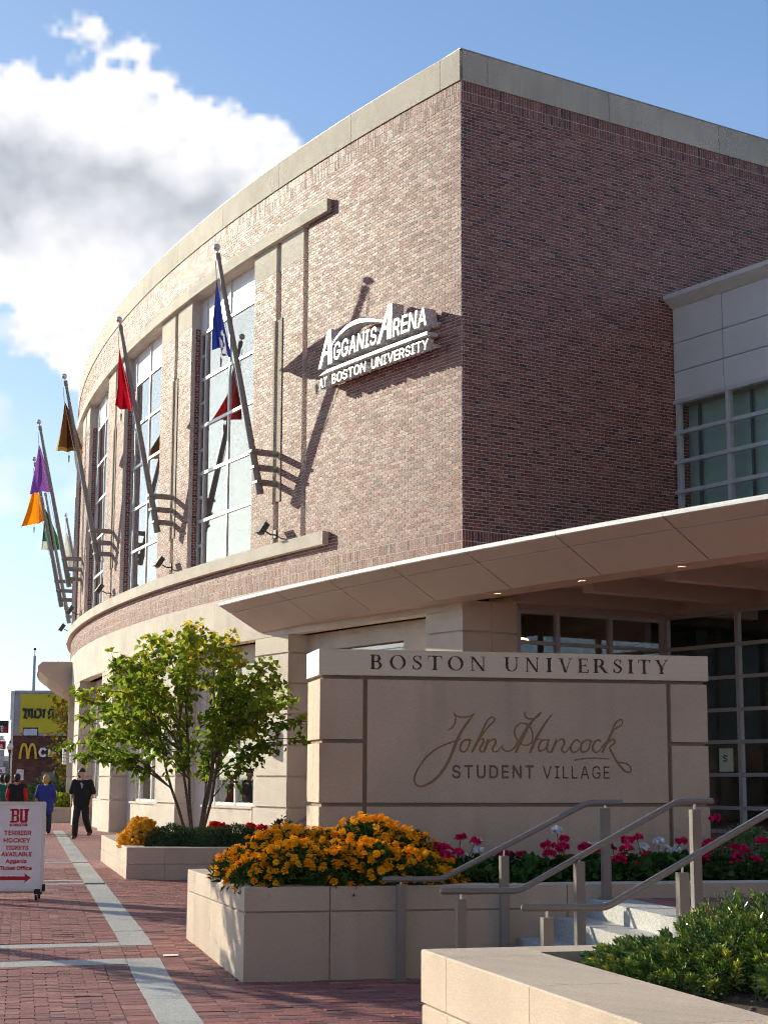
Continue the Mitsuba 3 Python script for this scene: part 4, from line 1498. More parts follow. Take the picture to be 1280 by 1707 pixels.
for lab, v_, pts, posts in (('farthest of the three grey handrails, against the marigold planter', -.12, [(1.114, .803), (1.599, .803), (2.857, 1.418), (3.149, 1.42)], [(1.254, .764), (2.123, .985), (3.008, 1.372)]),
                            ('middle grey handrail of the three on the steps', -1.539, [(1.239, .80), (1.821, .798), (3.08, 1.449), (3.357, 1.45)], [(1.379, .742), (2.287, 1.005), (3.213, 1.387)]),
                            ('nearest grey handrail of the three, running out at the right edge', -3.123, [(1.368, .80), (1.923, .793), (3.19, 1.455), (3.48, 1.456)], [(1.526, .737), (2.452, 1.011), (3.36, 1.39)])):
    hr = tag(hold('handrail'), lab, 'handrail', 'handrails on the steps')
    mb = MB()
    p = bent([PL(u_, v_, z_) for u_, z_ in pts], .06)
    d0, d1 = p[0] - p[1], p[-1] - p[-2]
    p = [p[0] + d0 / np.linalg.norm(d0) * .012] + p + [p[-1] + d1 / np.linalg.norm(d1) * .012]
    tube(mb, p, [.012] + [.0235] * (len(p) - 2) + [.012], 12)
    put('rail', mb, 'steel', hr, smooth=50)
    for u_, z_ in posts:
        mb = MB()
        zb = zst(u_)
        boxes(mb, PL, u_ - .034, u_ + .034, v_ - .034, v_ + .034, zb - .01, z_)
        boxes(mb, PL, u_ - .06, u_ + .06, v_ - .06, v_ + .06, zb, zb + .012)
        put('post', mb, 'steel', hr)
        mb = MB()
        zr = np.interp(u_, [x for x, _ in pts], [y for _, y in pts])
        tube(mb, [PL(u_, v_, z_ - .01), PL(u_, v_, zr)], .0085, 8)
        put('pin', mb, 'ball_metal', hr, smooth=50)
hr = tag(hold('handrail'), 'short dark handrail seen left of the stone sign behind the marigolds', 'handrail')
mb = MB()
HM = flat(arr(-1.5, 24.0, 0), arr(.98, .2, 0), arr(-.2, .98, 0))
tube(mb, bent([HM(-.1, 0, .80), HM(.05, 0, .82), HM(.55, 0, 1.15), HM(.9, 0, 1.15)], .05), .024, 8)
tube(mb, bent([HM(.1, 0, .5), HM(.55, 0, .82), HM(.9, 0, .82)], .05), .02, 8)
put('rail', mb, 'steel', hr, smooth=50)
mb = MB()
boxes(mb, HM, -.02, .04, -.03, .03, .0, .80)
boxes(mb, HM, .75, .81, -.03, .03, .0, 1.14)
put('post', mb, 'steel', hr)
mb = MB()
boxes(mb, lambda a, b, c: PLG(a, b, c), -.50, -.37, 1.55, 1.63, .008, .013)
tag(put('paper_scrap', mb, 'paper'), 'small white scrap of paper lying on the bricks by the planter', 'litter')

# ------------------------------------------------------------------ tickets sign on the pavement
AY = 21.2
PX = lambda x: ((x - 640) / 2750 * .987 + .00062) * AY
PZ = lambda y: 1.6 - (y - 1300.6) * AY / 2750
AM = lambda a, d, z: np.stack(np.broadcast_arrays(np.asarray(a, float), AY - np.asarray(d, float), np.asarray(z, float)), -1)
TS = tag(hold('tickets_sign'), 'white upright board on the pavement advertising hockey tickets, red arrow pointing right', 'sign')
x0, x1, z0, z1 = PX(-11.5), PX(77.5), PZ(1482.5), PZ(1338.5)
mb = MB()
boxes(mb, AM, x0, x1, -.05, .0, z0, z0 + .04)
boxes(mb, AM, x0, x1, -.05, .0, z1 - .04, z1)
boxes(mb, AM, x0, x0 + .035, -.05, .0, z0 + .04, z1 - .04)
boxes(mb, AM, x1 - .035, x1, -.05, .0, z0 + .04, z1 - .04)
put('frame', mb, 'sign_frame', TS)
mb = MB()
boxes(mb, AM, x0 + .03, x1 - .03, -.045, -.008, z0 + .03, z1 - .03)
bd = put('board', mb, 'sign_white', TS)
QX = lambda x: PX(x / 9.48)
QZ = lambda y: PZ(1330 + y / 9.48)
for txt, a, b, y, hh, bold in (('TERRIER', 97, 523, 588, .052, True), ('HOCKEY', 97, 513, 702, .052, True), ('TICKETS', 130, 485, 812, .047, True), ('AVAILABLE', 70, 540, 910, .050, True), ('Agganis', 143, 466, 1013, .045, True), ('Ticket Office', 52, 550, 1120, .045, True)):
    mb = MB()
    extrude_map(mb, fit(txt, QX(a), QX(b), QZ(y), hh, False).buffer(.0022), AM, -.008, -.004)
    put('printed_line', mb, 'print_red', bd)
mb = MB()
extrude_map(mb, poly(*[(QX(a), QZ(b)) for a, b in ((40, 1218), (455, 1215), (438, 1168), (545, 1238), (436, 1315), (452, 1272), (40, 1276))]), AM, -.008, -.004)
put('red_arrow', mb, 'print_red', bd)
q_ = lambda *p: poly(*[(QX(a), QZ(b)) for a, b in p])
lb = so.unary_union([q_((180, 190), (300, 190), (325, 215), (325, 270), (305, 293), (325, 315), (325, 375), (300, 402), (180, 402), (180, 375), (205, 375), (205, 217), (180, 217))])
lb = lb.difference(so.unary_union([q_((240, 218), (285, 218), (285, 278), (240, 278)), q_((240, 305), (285, 305), (285, 372), (240, 372))]))
lu = so.unary_union([q_((330, 190), (390, 190), (390, 217), (378, 217), (378, 362), (412, 362), (412, 217), (400, 217), (400, 190), (476, 190), (476, 217), (460, 217), (460, 375), (440, 402), (360, 402), (338, 375), (338, 217), (330, 217))])
mb = MB()
extrude_map(mb, so.unary_union([lb, lu, q_((178, 416), (458, 412), (456, 452), (180, 456))]), AM, -.008, -.004)
put('red_monogram', mb, 'print_red', bd)
mb = MB()
extrude_map(mb, fit('BOSTON UNIVERSITY', QX(196), QX(440), QZ(445), .017, False), AM, -.0035, -.001)
put('small_print', mb, 'sign_white', bd)
gy = float(gz(AY))
for xx in (x1 - .06, x0 + .06):
    mb = MB()
    boxes(mb, AM, xx - .02, xx + .02, -.06, -.01, gy + .07, z0)
    boxes(mb, AM, xx - .025, xx + .03, -.12, .10, gy + .06, gy + .13)
    put('foot', mb, 'rubber', TS)
    for dd in (-.10, .09):
        mb = MB()
        tube(mb, [AM(xx - .012, dd, gy + .035), AM(xx + .012, dd, gy + .035)], .033, 12)
        put('caster', mb, 'rubber', TS)
        mb = MB()
        boxes(mb, AM, xx - .018, xx + .018, dd - .012, dd + .012, gy + .04, gy + .075)
        put('caster_fork', mb, 'alu', TS)
mb = MB()
boxes(mb, AM, x0, x1 - .09, -.08, -.06, gy + .08, gy + .105)
boxes(mb, AM, x1 - .005, x1 + .02, -.06, .01, z0, z0 + .09)
put('base_bar', mb, 'rubber', TS)
# ------------------------------------------------------------------ plants


def leaves(pos, dirs, size, tone, width=.9, droop=.0, fold=.18, shape='heart', seed=0):
    """Leaf-shaped faces at pos, pointing along dirs (n x 3)."""
    r_ = np.random.default_rng(seed)
    n_ = len(pos)
    d = dirs / (np.linalg.norm(dirs, axis=1, keepdims=True) + 1e-9)
    ref = r_.normal(size=(n_, 3)) * .55 + arr(0, 0, 1)
    side = np.cross(d, ref)
    side /= np.linalg.norm(side, axis=1, keepdims=True) + 1e-9
    nor = np.cross(side, d)
    if shape == 'heart':
        tpl = arr((0, .0, 0), (.42, .10, 1), (.46, .45, 1), (0, 1, .2), (-.46, .45, 1), (-.42, .10, 1))
        fc = [[0, 1, 2], [0, 2, 3], [0, 3, 4], [0, 4, 5]]
    elif shape == 'blade':
        tpl = arr((0, 0, 0), (.5, .5, 1), (0, 1, .3), (-.5, .5, 1))
        fc = [[0, 1, 2], [0, 2, 3]]
    size = np.broadcast_to(size, (n_,))
    X = tpl[None, :, 0] * size[:, None] * width
    Y = tpl[None, :, 1] * size[:, None]
    Z = tpl[None, :, 2] * size[:, None] * fold * np.abs(tpl[None, :, 0]) * 2
    P = pos[:, None] + X[..., None] * side[:, None] + Y[..., None] * d[:, None] + Z[..., None] * nor[:, None]
    m_ = len(tpl)
    f = (np.array(fc)[None] + m_ * np.arange(n_)[:, None, None]).reshape(-1, 3)
    return P.reshape(-1, 3), f, np.repeat(tone, m_, 0)


def tree(name, label, base, stems, env, nl, leafn, lsize, lmat, seed, group=None, cat='tree', ytone=(.0, .55), rt=.05, twig_r=.006, off=(0, 0)):
    """Stems from the ground, limbs into an envelope env(z) -> radius, twigs with leaves."""
    r_ = np.random.default_rng(seed)
    base = arr(*base)
    tk = tag(hold(name), label, cat, group)
    wood, lp, ld_ = MB(), [], []
    zs = [z for z, _ in env]
    R_ = lambda z: np.interp(z, zs, [q for _, q in env])
    sp = []
    for i_ in range(stems):
        a = 2 * np.pi * (i_ + .3 * r_.random()) / stems
        z1 = zs[0] + (zs[-1] - zs[0]) * (.55 + .3 * r_.random())
        ln = .18 * R_(z1) + .12
        top = base + arr(math.cos(a) * ln * 1.6, math.sin(a) * ln * 1.6, z1)
        if stems == 1:
            top = base + arr(.1, 0, z1)
        p0 = base + arr(math.cos(a), math.sin(a), 0) * (.05 if stems > 1 else 0)
        q = [p0 * (1 - t) + top * t + arr(math.cos(a), math.sin(a), 0) * .10 * math.sin(3 * t) * (stems > 1) + .015 * r_.normal(size=3) for t in np.linspace(0, 1, 9)]
        sp.append(np.array(q))
        tube(wood, q, np.linspace(rt, rt * .25, 9), 7)
    limbs = MB()
    for i_ in range(nl):
        z = zs[0] + (zs[-1] - zs[0]) * ((i_ + r_.random()) / nl) ** .9
        a = 2.399963 * i_ + r_.normal() * .35
        rr = R_(z) * (.72 + .34 * r_.random())
        end = base + arr(math.cos(a) * rr + off[0], math.sin(a) * rr + off[1], z)
        s_ = sp[int(np.argmin([np.linalg.norm(q[5, :2] + (q[5, :2] - base[:2]) - end[:2]) for q in sp]))]
        zz = base[2] + max(.35, (z - .15) * (.45 + .3 * r_.random()))
        k_ = int(np.clip(np.searchsorted(s_[:, 2], zz), 1, 7))
        st = s_[k_]
        t = np.linspace(0, 1, 9)
        bend = arr(0, 0, .22 * np.linalg.norm(end - st))
        q = st[None] * (1 - t)[:, None] + end[None] * t[:, None] + bend[None] * (np.sin(np.pi * t) * .6)[:, None] + .03 * r_.normal(size=(9, 3)) * t[:, None]
        tube(limbs, q, np.linspace(rt * .42, twig_r, 9), 5)
        L_ = np.linalg.norm(np.diff(q, axis=0), axis=1).sum()
        nt = max(4, int(L_ / .11))
        for j in range(nt):
            f = .25 + .75 * (j + r_.random()) / nt
            c = np.array([np.interp(f, t, q[:, m_]) for m_ in range(3)])
            dr_ = r_.normal(size=3) * arr(1, 1, .45) + .6 * (end - st) / (L_ + .01)
            dr_ /= np.linalg.norm(dr_)
            ln = (.16 + .28 * r_.random()) * (1.1 - .3 * f)
            e_ = c + dr_ * ln
            if r_.random() < .6:
                tube(limbs, [c, (c + e_) / 2 + arr(0, 0, .02), e_], [twig_r * .7, twig_r * .5, twig_r * .3], 3, caps=False)
            m_ = max(3, int(leafn * (.6 + .8 * r_.random())))
            for g_ in range(m_):
                h_ = (g_ + r_.random()) / m_
                p = c + (e_ - c) * h_ + r_.normal(size=3) * .035
                lp.append(p)
                ld_.append(dr_ * .5 + r_.normal(size=3) * .55 + arr(0, 0, -.65))
    lp, ld_ = np.array(lp), np.array(ld_)
    n_ = len(lp)
    hz = (lp[:, 2] - lp[:, 2].min()) / np.ptp(lp[:, 2])
    clump = meshkit.noise(lp * 1.7 + seed, seed)
    tone = np.clip(r_.random(n_) * .62 + ytone[1] * (hz - .35) * .55 + .5 * (clump - .5), 0, 1)
    mb = MB()
    mb.add(*leaves(lp, ld_, lsize * (.7 + .5 * r_.random(n_)), np.stack([tone, r_.random(n_)], 1), seed=seed))
    put('trunk', wood, 'bark', tk, smooth=60)
    put('limbs', limbs, 'bark', tk, smooth=60)
    tag(put('crown', mb, lmat, tk, uv=True), kind='stuff')
    return tk


tree('young_tree', 'small multi-stemmed green tree with yellowing leaf tips growing in the far stone planter', (-3.06, 27.5, .5), 6,
     [(1.25, 1.3), (1.5, 1.95), (1.9, 2.2), (2.35, 2.1), (2.75, 1.85), (3.05, 1.4), (3.3, .8), (3.62, .2)], 72, 6.8, .112, 'leaf_tree', 5, ytone=(0, 1.15), rt=.030, off=(-.2, 0))
# street trees at the kerb, left of the view: they throw the shade on the pavement
for i_, (x, y, h_, lb) in enumerate(((-6.75, 17.7, 4.6, 'thin street tree at the kerb nearest the viewer, left of the view'), (-7.4, 22.4, 5.0, 'thin street tree at the kerb, second from the viewer, left of the view'))):
    tree('street_tree', lb, (x, y, .05), 1, [(2.3, .5), (3.0, 1.3), (3.8, 1.45), (h_, .9), (h_ + .8, .2)], 26, 4.0, .10, 'leaf_street', 20 + i_, group='street trees at the kerb', rt=.17 - .03 * i_)
tree('autumn_tree', 'yellow and rust coloured tree in front of the far corner restaurant', (-12.8, 68, .1), 1,
     [(1.1, .35), (1.9, .6), (2.8, 1.0), (3.7, 1.35), (4.5, 1.3), (5.0, .6)], 24, 2.6, .17, 'leaf_far', 31, rt=.09, ytone=(0, .3))

# ---- marigolds
MG = tag(hold('marigold_bed'), 'dense mounds of orange marigolds filling the left end of the stone planter', 'flowers')
r_ = np.random.default_rng(11)
domes = [(a * .66 + .17, b, c * .92, d) for a, b, c, d in [(.12, .42, .40, .30), (.45, .38, .46, .40), (.50, 1.0, .50, .52), (.95, .45, .48, .40), (1.0, 1.05, .5, .50), (1.40, .42, .46, .40), (1.55, .95, .50, .60), (1.92, .42, .42, .34), (2.02, .85, .42, .50), (2.32, .50, .32, .24), (.02, 1.1, .4, .34), (-.1, .8, .3, .22)]]


def mh(u_, v_):
    h_ = np.zeros_like(u_)
    for a, b, r0, hh in domes:
        q = 1 - ((u_ - a) / r0) ** 2 - ((v_ - b) / r0) ** 2
        h_ = np.maximum(h_, hh * np.sqrt(np.clip(q, 0, 1)))
    return h_


cand_u, cand_v = r_.uniform(-.5, 2.75, 16000), r_.uniform(.02, 1.6, 16000)
ch = mh(cand_u, cand_v)
ok = (ch > .03) & (cand_u > -.04 - .075 * cand_v)
cu, cv_, ch = cand_u[ok], cand_v[ok], ch[ok]
# thin out to blossom spacing
P = PL(cu, cv_, .68 + ch)
keep = []
from scipy.spatial import cKDTree
tr_ = cKDTree(P)
dead = np.zeros(len(P), bool)
for j in r_.permutation(len(P)):
    if not dead[j]:
        keep.append(j)
        dead[tr_.query_ball_point(P[j], .043)] = True
keep = np.array(keep)
g_dens = meshkit.noise(P[keep] * 6.0 + 3, 2)
keep = keep[(g_dens > .30) & (r_.random(len(keep)) < .93)]
BP = P[keep] + r_.normal(size=(len(keep), 3)) * arr(.012, .012, .02)
d_ = np.linalg.norm(BP - arr(0, 0, 1.6), axis=1)
o_ = np.argsort(d_)


def blossom(mb, c, r0, seed):
    """A ruffled marigold head: rings of petals round a low dome."""
    q = np.random.default_rng(seed)
    tilt = arr(q.normal() * .35 - .1, q.normal() * .35 - .45, 1)
    tilt /= np.linalg.norm(tilt)
    e1 = np.cross(tilt, arr(0, 1, .1))
    e1 /= np.linalg.norm(e1)
    e2 = np.cross(tilt, e1)
    tone = q.random() * .8
    V_, F_, T_ = [], [], []
    n0 = 0
    for ring, (rad, rise, k_) in enumerate(((1.0, .05, 9), (.74, .42, 8), (.42, .66, 6))):
        for j in range(k_):
            a = 2 * np.pi * (j + .5 * ring + .25 * q.random()) / k_
            w = np.pi / k_ * 1.05
            ra, rb = rad * r0 * (.95 + .2 * q.random()), rad * r0 * .25
            zt = rise * r0 + r0 * .22 * q.normal()
            pt = lambda x, rr, z: c + e1 * math.cos(x) * rr + e2 * math.sin(x) * rr + tilt * z
            V_ += [pt(a, rb, r0 * .15 * (1 + ring)), pt(a - w, ra, zt), pt(a, ra * 1.12, zt - .12 * r0), pt(a + w, ra, zt)]
            F_ += [[n0, n0 + 1, n0 + 2], [n0, n0 + 2, n0 + 3]]
            tt = np.clip(tone + .25 * (ring - 1) * -1 * .5 + .2 * q.normal(), 0, 1)
            T_ += [[np.clip(tone * .6, 0, 1), .3], [tt, .65], [tt, .75], [tt, .65]]
            n0 += 4
    mb.add(np.array(V_), F_, np.array(T_))


for j in o_[:300]:
    mb = MB()
    blossom(mb, BP[j], .026 + .007 * r_.random(), int(j))
    put('blossom', mb, 'pet_mari', MG, uv=True)
mb = MB()
for j in o_[300:]:
    blossom(mb, BP[j], .026 + .007 * r_.random(), int(j))
tag(put('more_blossoms', mb, 'pet_mari', MG, uv=True), kind='stuff')
n_ = 9000
uu, vv = r_.uniform(-.5, 2.75, n_ * 3), r_.uniform(.02, 1.6, n_ * 3)
hh = mh(uu, vv)
ok = (hh > .02) & (uu > -.03 - .075 * vv)
uu, vv, hh = uu[ok][:n_], vv[ok][:n_], hh[ok][:n_]
pp = PL(uu, vv, .66 + hh * (.45 + .53 * r_.random(len(uu)) ** .5))
mb = MB()
mb.add(*leaves(pp, r_.normal(size=(len(pp), 3)) + arr(0, -.3, .6), .05 + .04 * r_.random(len(pp)), r_.random((len(pp), 2)), width=.35, shape='blade', seed=3))
tag(put('foliage', mb, 'leaf_mari', MG, uv=True), kind='stuff')
mb = MB()
for (a, b, r0, hh) in [x for x in domes if x[0] - x[2] * .8 > 0 and x[1] - x[2] * .8 > .05]:
    ico(mb, PL(a, b, .62), r0 * .86, 2, (1, 1, hh / r0 * .86), .12, 3)
put('inner_foliage', mb, 'leaf_mari', MG, uv=True)


def umbel(mb, c, r0, seed, squash=.75, n=26):
    """A geranium head: many small petals on a ball."""
    q = np.random.default_rng(seed)
    d = q.normal(size=(n, 3))
    d /= np.linalg.norm(d, axis=1, keepdims=True)
    d[:, 2] = np.abs(d[:, 2]) * .9 - .15
    c_ = np.asarray(c) + d * r0 * arr(1, 1, squash) * (.6 + .4 * q.random((n, 1)))
    tone = q.random((n, 2))
    for s_ in range(3):
        mb.add(*leaves(c_, q.normal(size=(n, 3)) + d * .8, r0 * .62, tone, width=1.1, seed=seed + s_))


def clumpy(mb, M, a0, a1, b0, b1, c0, c1, n, size, seed, up=.5, **kw):
    q = np.random.default_rng(seed)
    x, y = q.uniform(a0, a1, n), q.uniform(b0, b1, n)
    nn_ = meshkit.noise(np.stack([x * 5, y * 5, x * 0 + seed], -1), seed)
    h_ = c0 + (c1 - c0) * np.clip(.25 + nn_ * 1.0, 0, 1) * (q.random(n) ** .6)
    p = M(x, y, h_)
    mb.add(*leaves(p, q.normal(size=(n, 3)) + arr(0, -.2, up), size * (.7 + .6 * q.random(n)), q.random((n, 2)), seed=seed, **kw))


ger = [  # u, v, z, colour, heads
    (1.90, .62, 1.0, 'pink', 8), (2.2, .85, .98, 'white', 4), (2.3, .5, .93, 'pink', 1), (2.62, .75, 1.02, 'pink', 4), (2.92, .7, .98, 'pink', 5), (2.98, .95, 1.06, 'white', 1), (3.14, .9, .98, 'white', 4), (3.42, .78, 1.02, 'pink', 6),
    (3.70, .7, .97, 'pink', 5), (4.02, 1.0, .99, 'white', 3), (3.88, .95, 1.0, 'white', 2), (4.42, .8, 1.02, 'pink', 8), (4.70, .62, .98, 'pink', 6)]
where = ['beside the marigolds at the left end of the row', 'first white one along the stone sign', 'low by the first white plant', 'left of the middle handrail post', 'right of the middle handrail post', 'single head behind the middle rail', 'second white one along the stone sign', 'under the middle of the carved lettering end', 'in front of the right joint of the stone sign', 'white one nearest the right edge of the stone sign', 'small white one before the right sign joint', 'just right of the stone sign, tallest head', 'at the far right beside the clipped round bush']
UMAP = lambda u_: u_
for i_, (u_, v_, z_, col, nh) in enumerate(ger):
    u_ = UMAP(u_)
    gk = tag(hold('geranium'), f'{"deep pink" if col == "pink" else "white"} geranium in the planter, {where[i_]}', 'flowers', f'{col} geraniums before the stone sign')
    mb = MB()
    q = np.random.default_rng(100 + i_)
    stem_mb = MB()
    for j in range(nh):
        c = PL(u_ + q.normal() * .11, v_ + q.normal() * .10, z_ + q.normal() * .055 - .02)
        if i_ == 11 and j == 0:
            c = PL(u_ - .02, v_, z_ + .24)
        umbel(mb, c, .045 + .015 * q.random(), 1000 + 20 * i_ + j, n=22 if col == 'pink' else 18)
        tube(stem_mb, [PL(u_, v_, .68), c], .004, 4)
    put('blossoms', mb, 'pet_' + col, gk, uv=True)
    put('stems', stem_mb, 'leaf_ger', gk, uv=True)
    mb = MB()
    clumpy(mb, PL, u_ - .24, u_ + .24, v_ - .3, v_ + .2, .68, .93, 260, .07, 50 + i_, width=1.0)
    put('foliage', mb, 'leaf_ger', gk, uv=True)
mb = MB()
clumpy(mb, PL, 1.75, 6.0, .34, 1.5, .68, .88, 4600, .065, 77)
tag(put('bedding_foliage', mb, 'leaf_ger', uv=True), 'low dark green bedding foliage along the coping before the stone sign', 'foliage', kind='stuff')


def round_bush(name, label, M, a, b, z0, ra, rb, rc, n, size, mat, seed, cat='bush', group=None, width=.6, shape='blade', fillmat=None):
    q = np.random.default_rng(seed)
    d = q.normal(size=(n, 3))
    d /= np.linalg.norm(d, axis=1, keepdims=True)
    d[:, 2] = np.abs(d[:, 2])
    rr = (.80 + .22 * q.random(n)) * (.86 + .30 * meshkit.noise(d * 3.1 + seed, seed))
    p = M(a + d[:, 0] * ra * rr, b + d[:, 1] * rb * rr, z0 + d[:, 2] * rc * rr)
    k_ = tag(hold(name), label, cat, group)
    mb = MB()
    mb.add(*leaves(p, d + q.normal(size=(n, 3)) * .8 + arr(0, 0, .3), size * (.7 + .6 * q.random(n)), q.random((n, 2)), width=width, shape=shape, seed=seed))
    tag(put('foliage', mb, mat, k_, uv=True), kind='stuff')
    mb = MB()
    ico(mb, M(a, b, z0), 1, 2, (ra * .74, rb * .74, rc * .74), .12, seed)
    put('inner_foliage', mb, fillmat or mat, k_, uv=True)
    return k_


round_bush('round_bush', 'clipped light green bush right of the stone sign', PL, 5.0, 1.35, .66, .55, .5, .46, 5200, .035, 'leaf_box', 41)
# far planter: hedge, mums, red geraniums
round_bush('mum_plant', 'amber chrysanthemum at the left end of the tree planter', FPM, .12, 1.2, .52, .34, .4, .44, 1600, .05, 'pet_mum', 42, cat='flowers', width=1.1, shape='heart', fillmat='leaf_mari')
for i_, (a, b, ra) in enumerate(((.62, .9, .45), (1.12, .75, .5), (1.62, .85, .5))):
    round_bush('hedge_plant', ['dark grey-green feathery hedge plant next to the amber chrysanthemum', 'dark grey-green feathery hedge plant in the middle, before the tree stems', 'dark grey-green feathery hedge plant nearest the marigolds'][i_], FPM, a, b, .50, ra, .45, .36, 3000, .05, 'leaf_hedge', 43 + i_, group='hedge plants in the tree planter', width=.3)
for i_, (a, b, z_, n_, lb) in enumerate(((1.42, 1.5, .86, 3, 'red geranium left of the tree stems, in the tree planter'), (1.95, 1.0, .84, 6, 'red geranium between the tree stems and the marigolds'))):
    gk = tag(hold('red_geranium'), lb, 'flowers', 'red geraniums in the tree planter')
    mb, sm = MB(), MB()
    q = np.random.default_rng(300 + i_)
    for j in range(n_):
        c = FPM(a + q.normal() * .16, b + q.normal() * .1, z_ + q.normal() * .05)
        umbel(mb, c, .075, 3000 + 30 * i_ + j)
        tube(sm, [FPM(a, b, .5), c], .006, 4)
    put('blossoms', mb, 'pet_red', gk, uv=True)
    put('stems', sm, 'leaf_ger', gk, uv=True)
round_bush('amber_plant', 'small amber flowering plant behind the hedge beside the tree', FPM, 1.3, 1.7, .5, .28, .3, .38, 800, .05, 'pet_mum', 48, cat='flowers', width=1.1, shape='heart', fillmat='leaf_mari')
round_bush('seed_plant', 'thin grey leafy plant rising behind the marigolds', FPM, 2.35, 1.5, .5, .22, .2, .42, 420, .09, 'leaf_hedge', 49, cat='plant', width=.35)

# ---- low shrubs in the nearest planter: whorled tips
r_ = np.random.default_rng(61)


def shrub(label, a0, b0, ra, rb, hmax, nst, seed):
    q = np.random.default_rng(seed)
    k_ = tag(hold('low_shrub'), label, 'shrub', 'low shrubs in the nearest planter')
    wood, P_, D_, S_, T_ = MB(), [], [], [], []
    for i_ in range(nst):
        a = q.random() * 2 * np.pi
        rr = math.sqrt(q.random())
        x, y = a0 + ra * rr * math.cos(a), b0 + rb * rr * math.sin(a)
        if x < .58:
            x = .58 + .1 * q.random()
        nn_ = float(meshkit.noise(arr(x * 3.3, y * 3.3, seed), seed))
        hh = hmax * (1 - .72 * rr ** 2.2) * (.62 + .6 * nn_)
        lean = arr(math.cos(a) * rr, math.sin(a) * rr) * .16
        p0 = NP(x, y, .64)
        p1 = NP(x + lean[0], y + lean[1], .66 + hh)
        tube(wood, [p0, (p0 + p1) / 2 + arr(*(q.normal(size=3) * .01)), p1], [.004, .0035, .002], 4, caps=False)
        ax = (p1 - p0) / np.linalg.norm(p1 - p0)
        tone0 = q.random() ** 1.6
        m_ = 30
        for j in range(m_):
            f = 1 - (j / m_) ** 1.1 * .75
            az = 2.399963 * j
            el = .25 + .9 * (1 - j / m_)
            e1 = np.cross(ax, arr(0, 1, .2))
            e1 /= np.linalg.norm(e1)
            e2 = np.cross(ax, e1)
            dd = (e1 * math.cos(az) + e2 * math.sin(az)) * math.cos(el) + ax * math.sin(el)
            P_.append(p0 + (p1 - p0) * f + dd * .004)
            D_.append(dd)
            S_.append(.044 * (.75 + .5 * q.random()) * (.7 + .3 * min(1, j / 8)))
            T_.append((np.clip(tone0 * .75 + .2 * (j < 8) + .1 * q.normal(), 0, 1), q.random()))
    mb = MB()
    mb.add(*leaves(np.array(P_), np.array(D_), np.array(S_), np.array(T_), width=.36, shape='blade', fold=.25, seed=seed))
    tag(put('foliage', mb, 'leaf_shrub', k_, uv=True), kind='stuff')
    put('stems', wood, 'bark', k_)


shrub('low glossy green shrub at the left tip of the nearest planter bed', 1.12, -.95, .42, .60, .20, 260, 62)
shrub('taller glossy green shrub behind, nearest the handrail posts', 1.66, -.95, .62, .62, .42, 430, 63)
shrub('glossy green shrub with yellow tips at the right edge of the picture', 1.78, -2.15, .75, .8, .40, 560, 64)
shrub('glossy green shrub at the lower right corner of the picture', 1.32, -3.1, .55, .8, .2, 300, 65)
shrub('glossy green shrub in the far corner of the planter, by the right edge', 2.5, -.9, .6, .6, .34, 320, 66)
mb = MB()
q = np.random.default_rng(70)
pb = NP(q.uniform(.55, 1.2, 420), q.uniform(-4.5, -.3, 420), .655)
for p_ in pb:
    ico(mb, p_, .008 + .012 * q.random(), 0, (1.2, 1, .6))
tag(put('mulch', mb, 'bark'), 'loose bark mulch along the edge of the shrub bed', 'mulch', kind='stuff')
# ------------------------------------------------------------------ people
MF = manifold3d.Manifold


def ball(p, r_):
    return MF.sphere(r_, 12).translate(tuple(float(x) for x in p))


def chain(pts, rad):
    return [MF.batch_hull([ball(a, ra), ball(b, rb)]) for (a, ra), (b, rb) in zip(list(zip(pts, rad))[:-1], list(zip(pts, rad))[1:])]


def solid(parts, edge=.03, it=6):
    m_ = MF.batch_boolean(parts, manifold3d.OpType.Add).refine_to_length(edge).to_mesh()
    t = trimesh.Trimesh(np.asarray(m_.vert_properties)[:, :3], np.asarray(m_.tri_verts), process=True)
    trimesh.smoothing.filter_taubin(t, iterations=it)
    return t


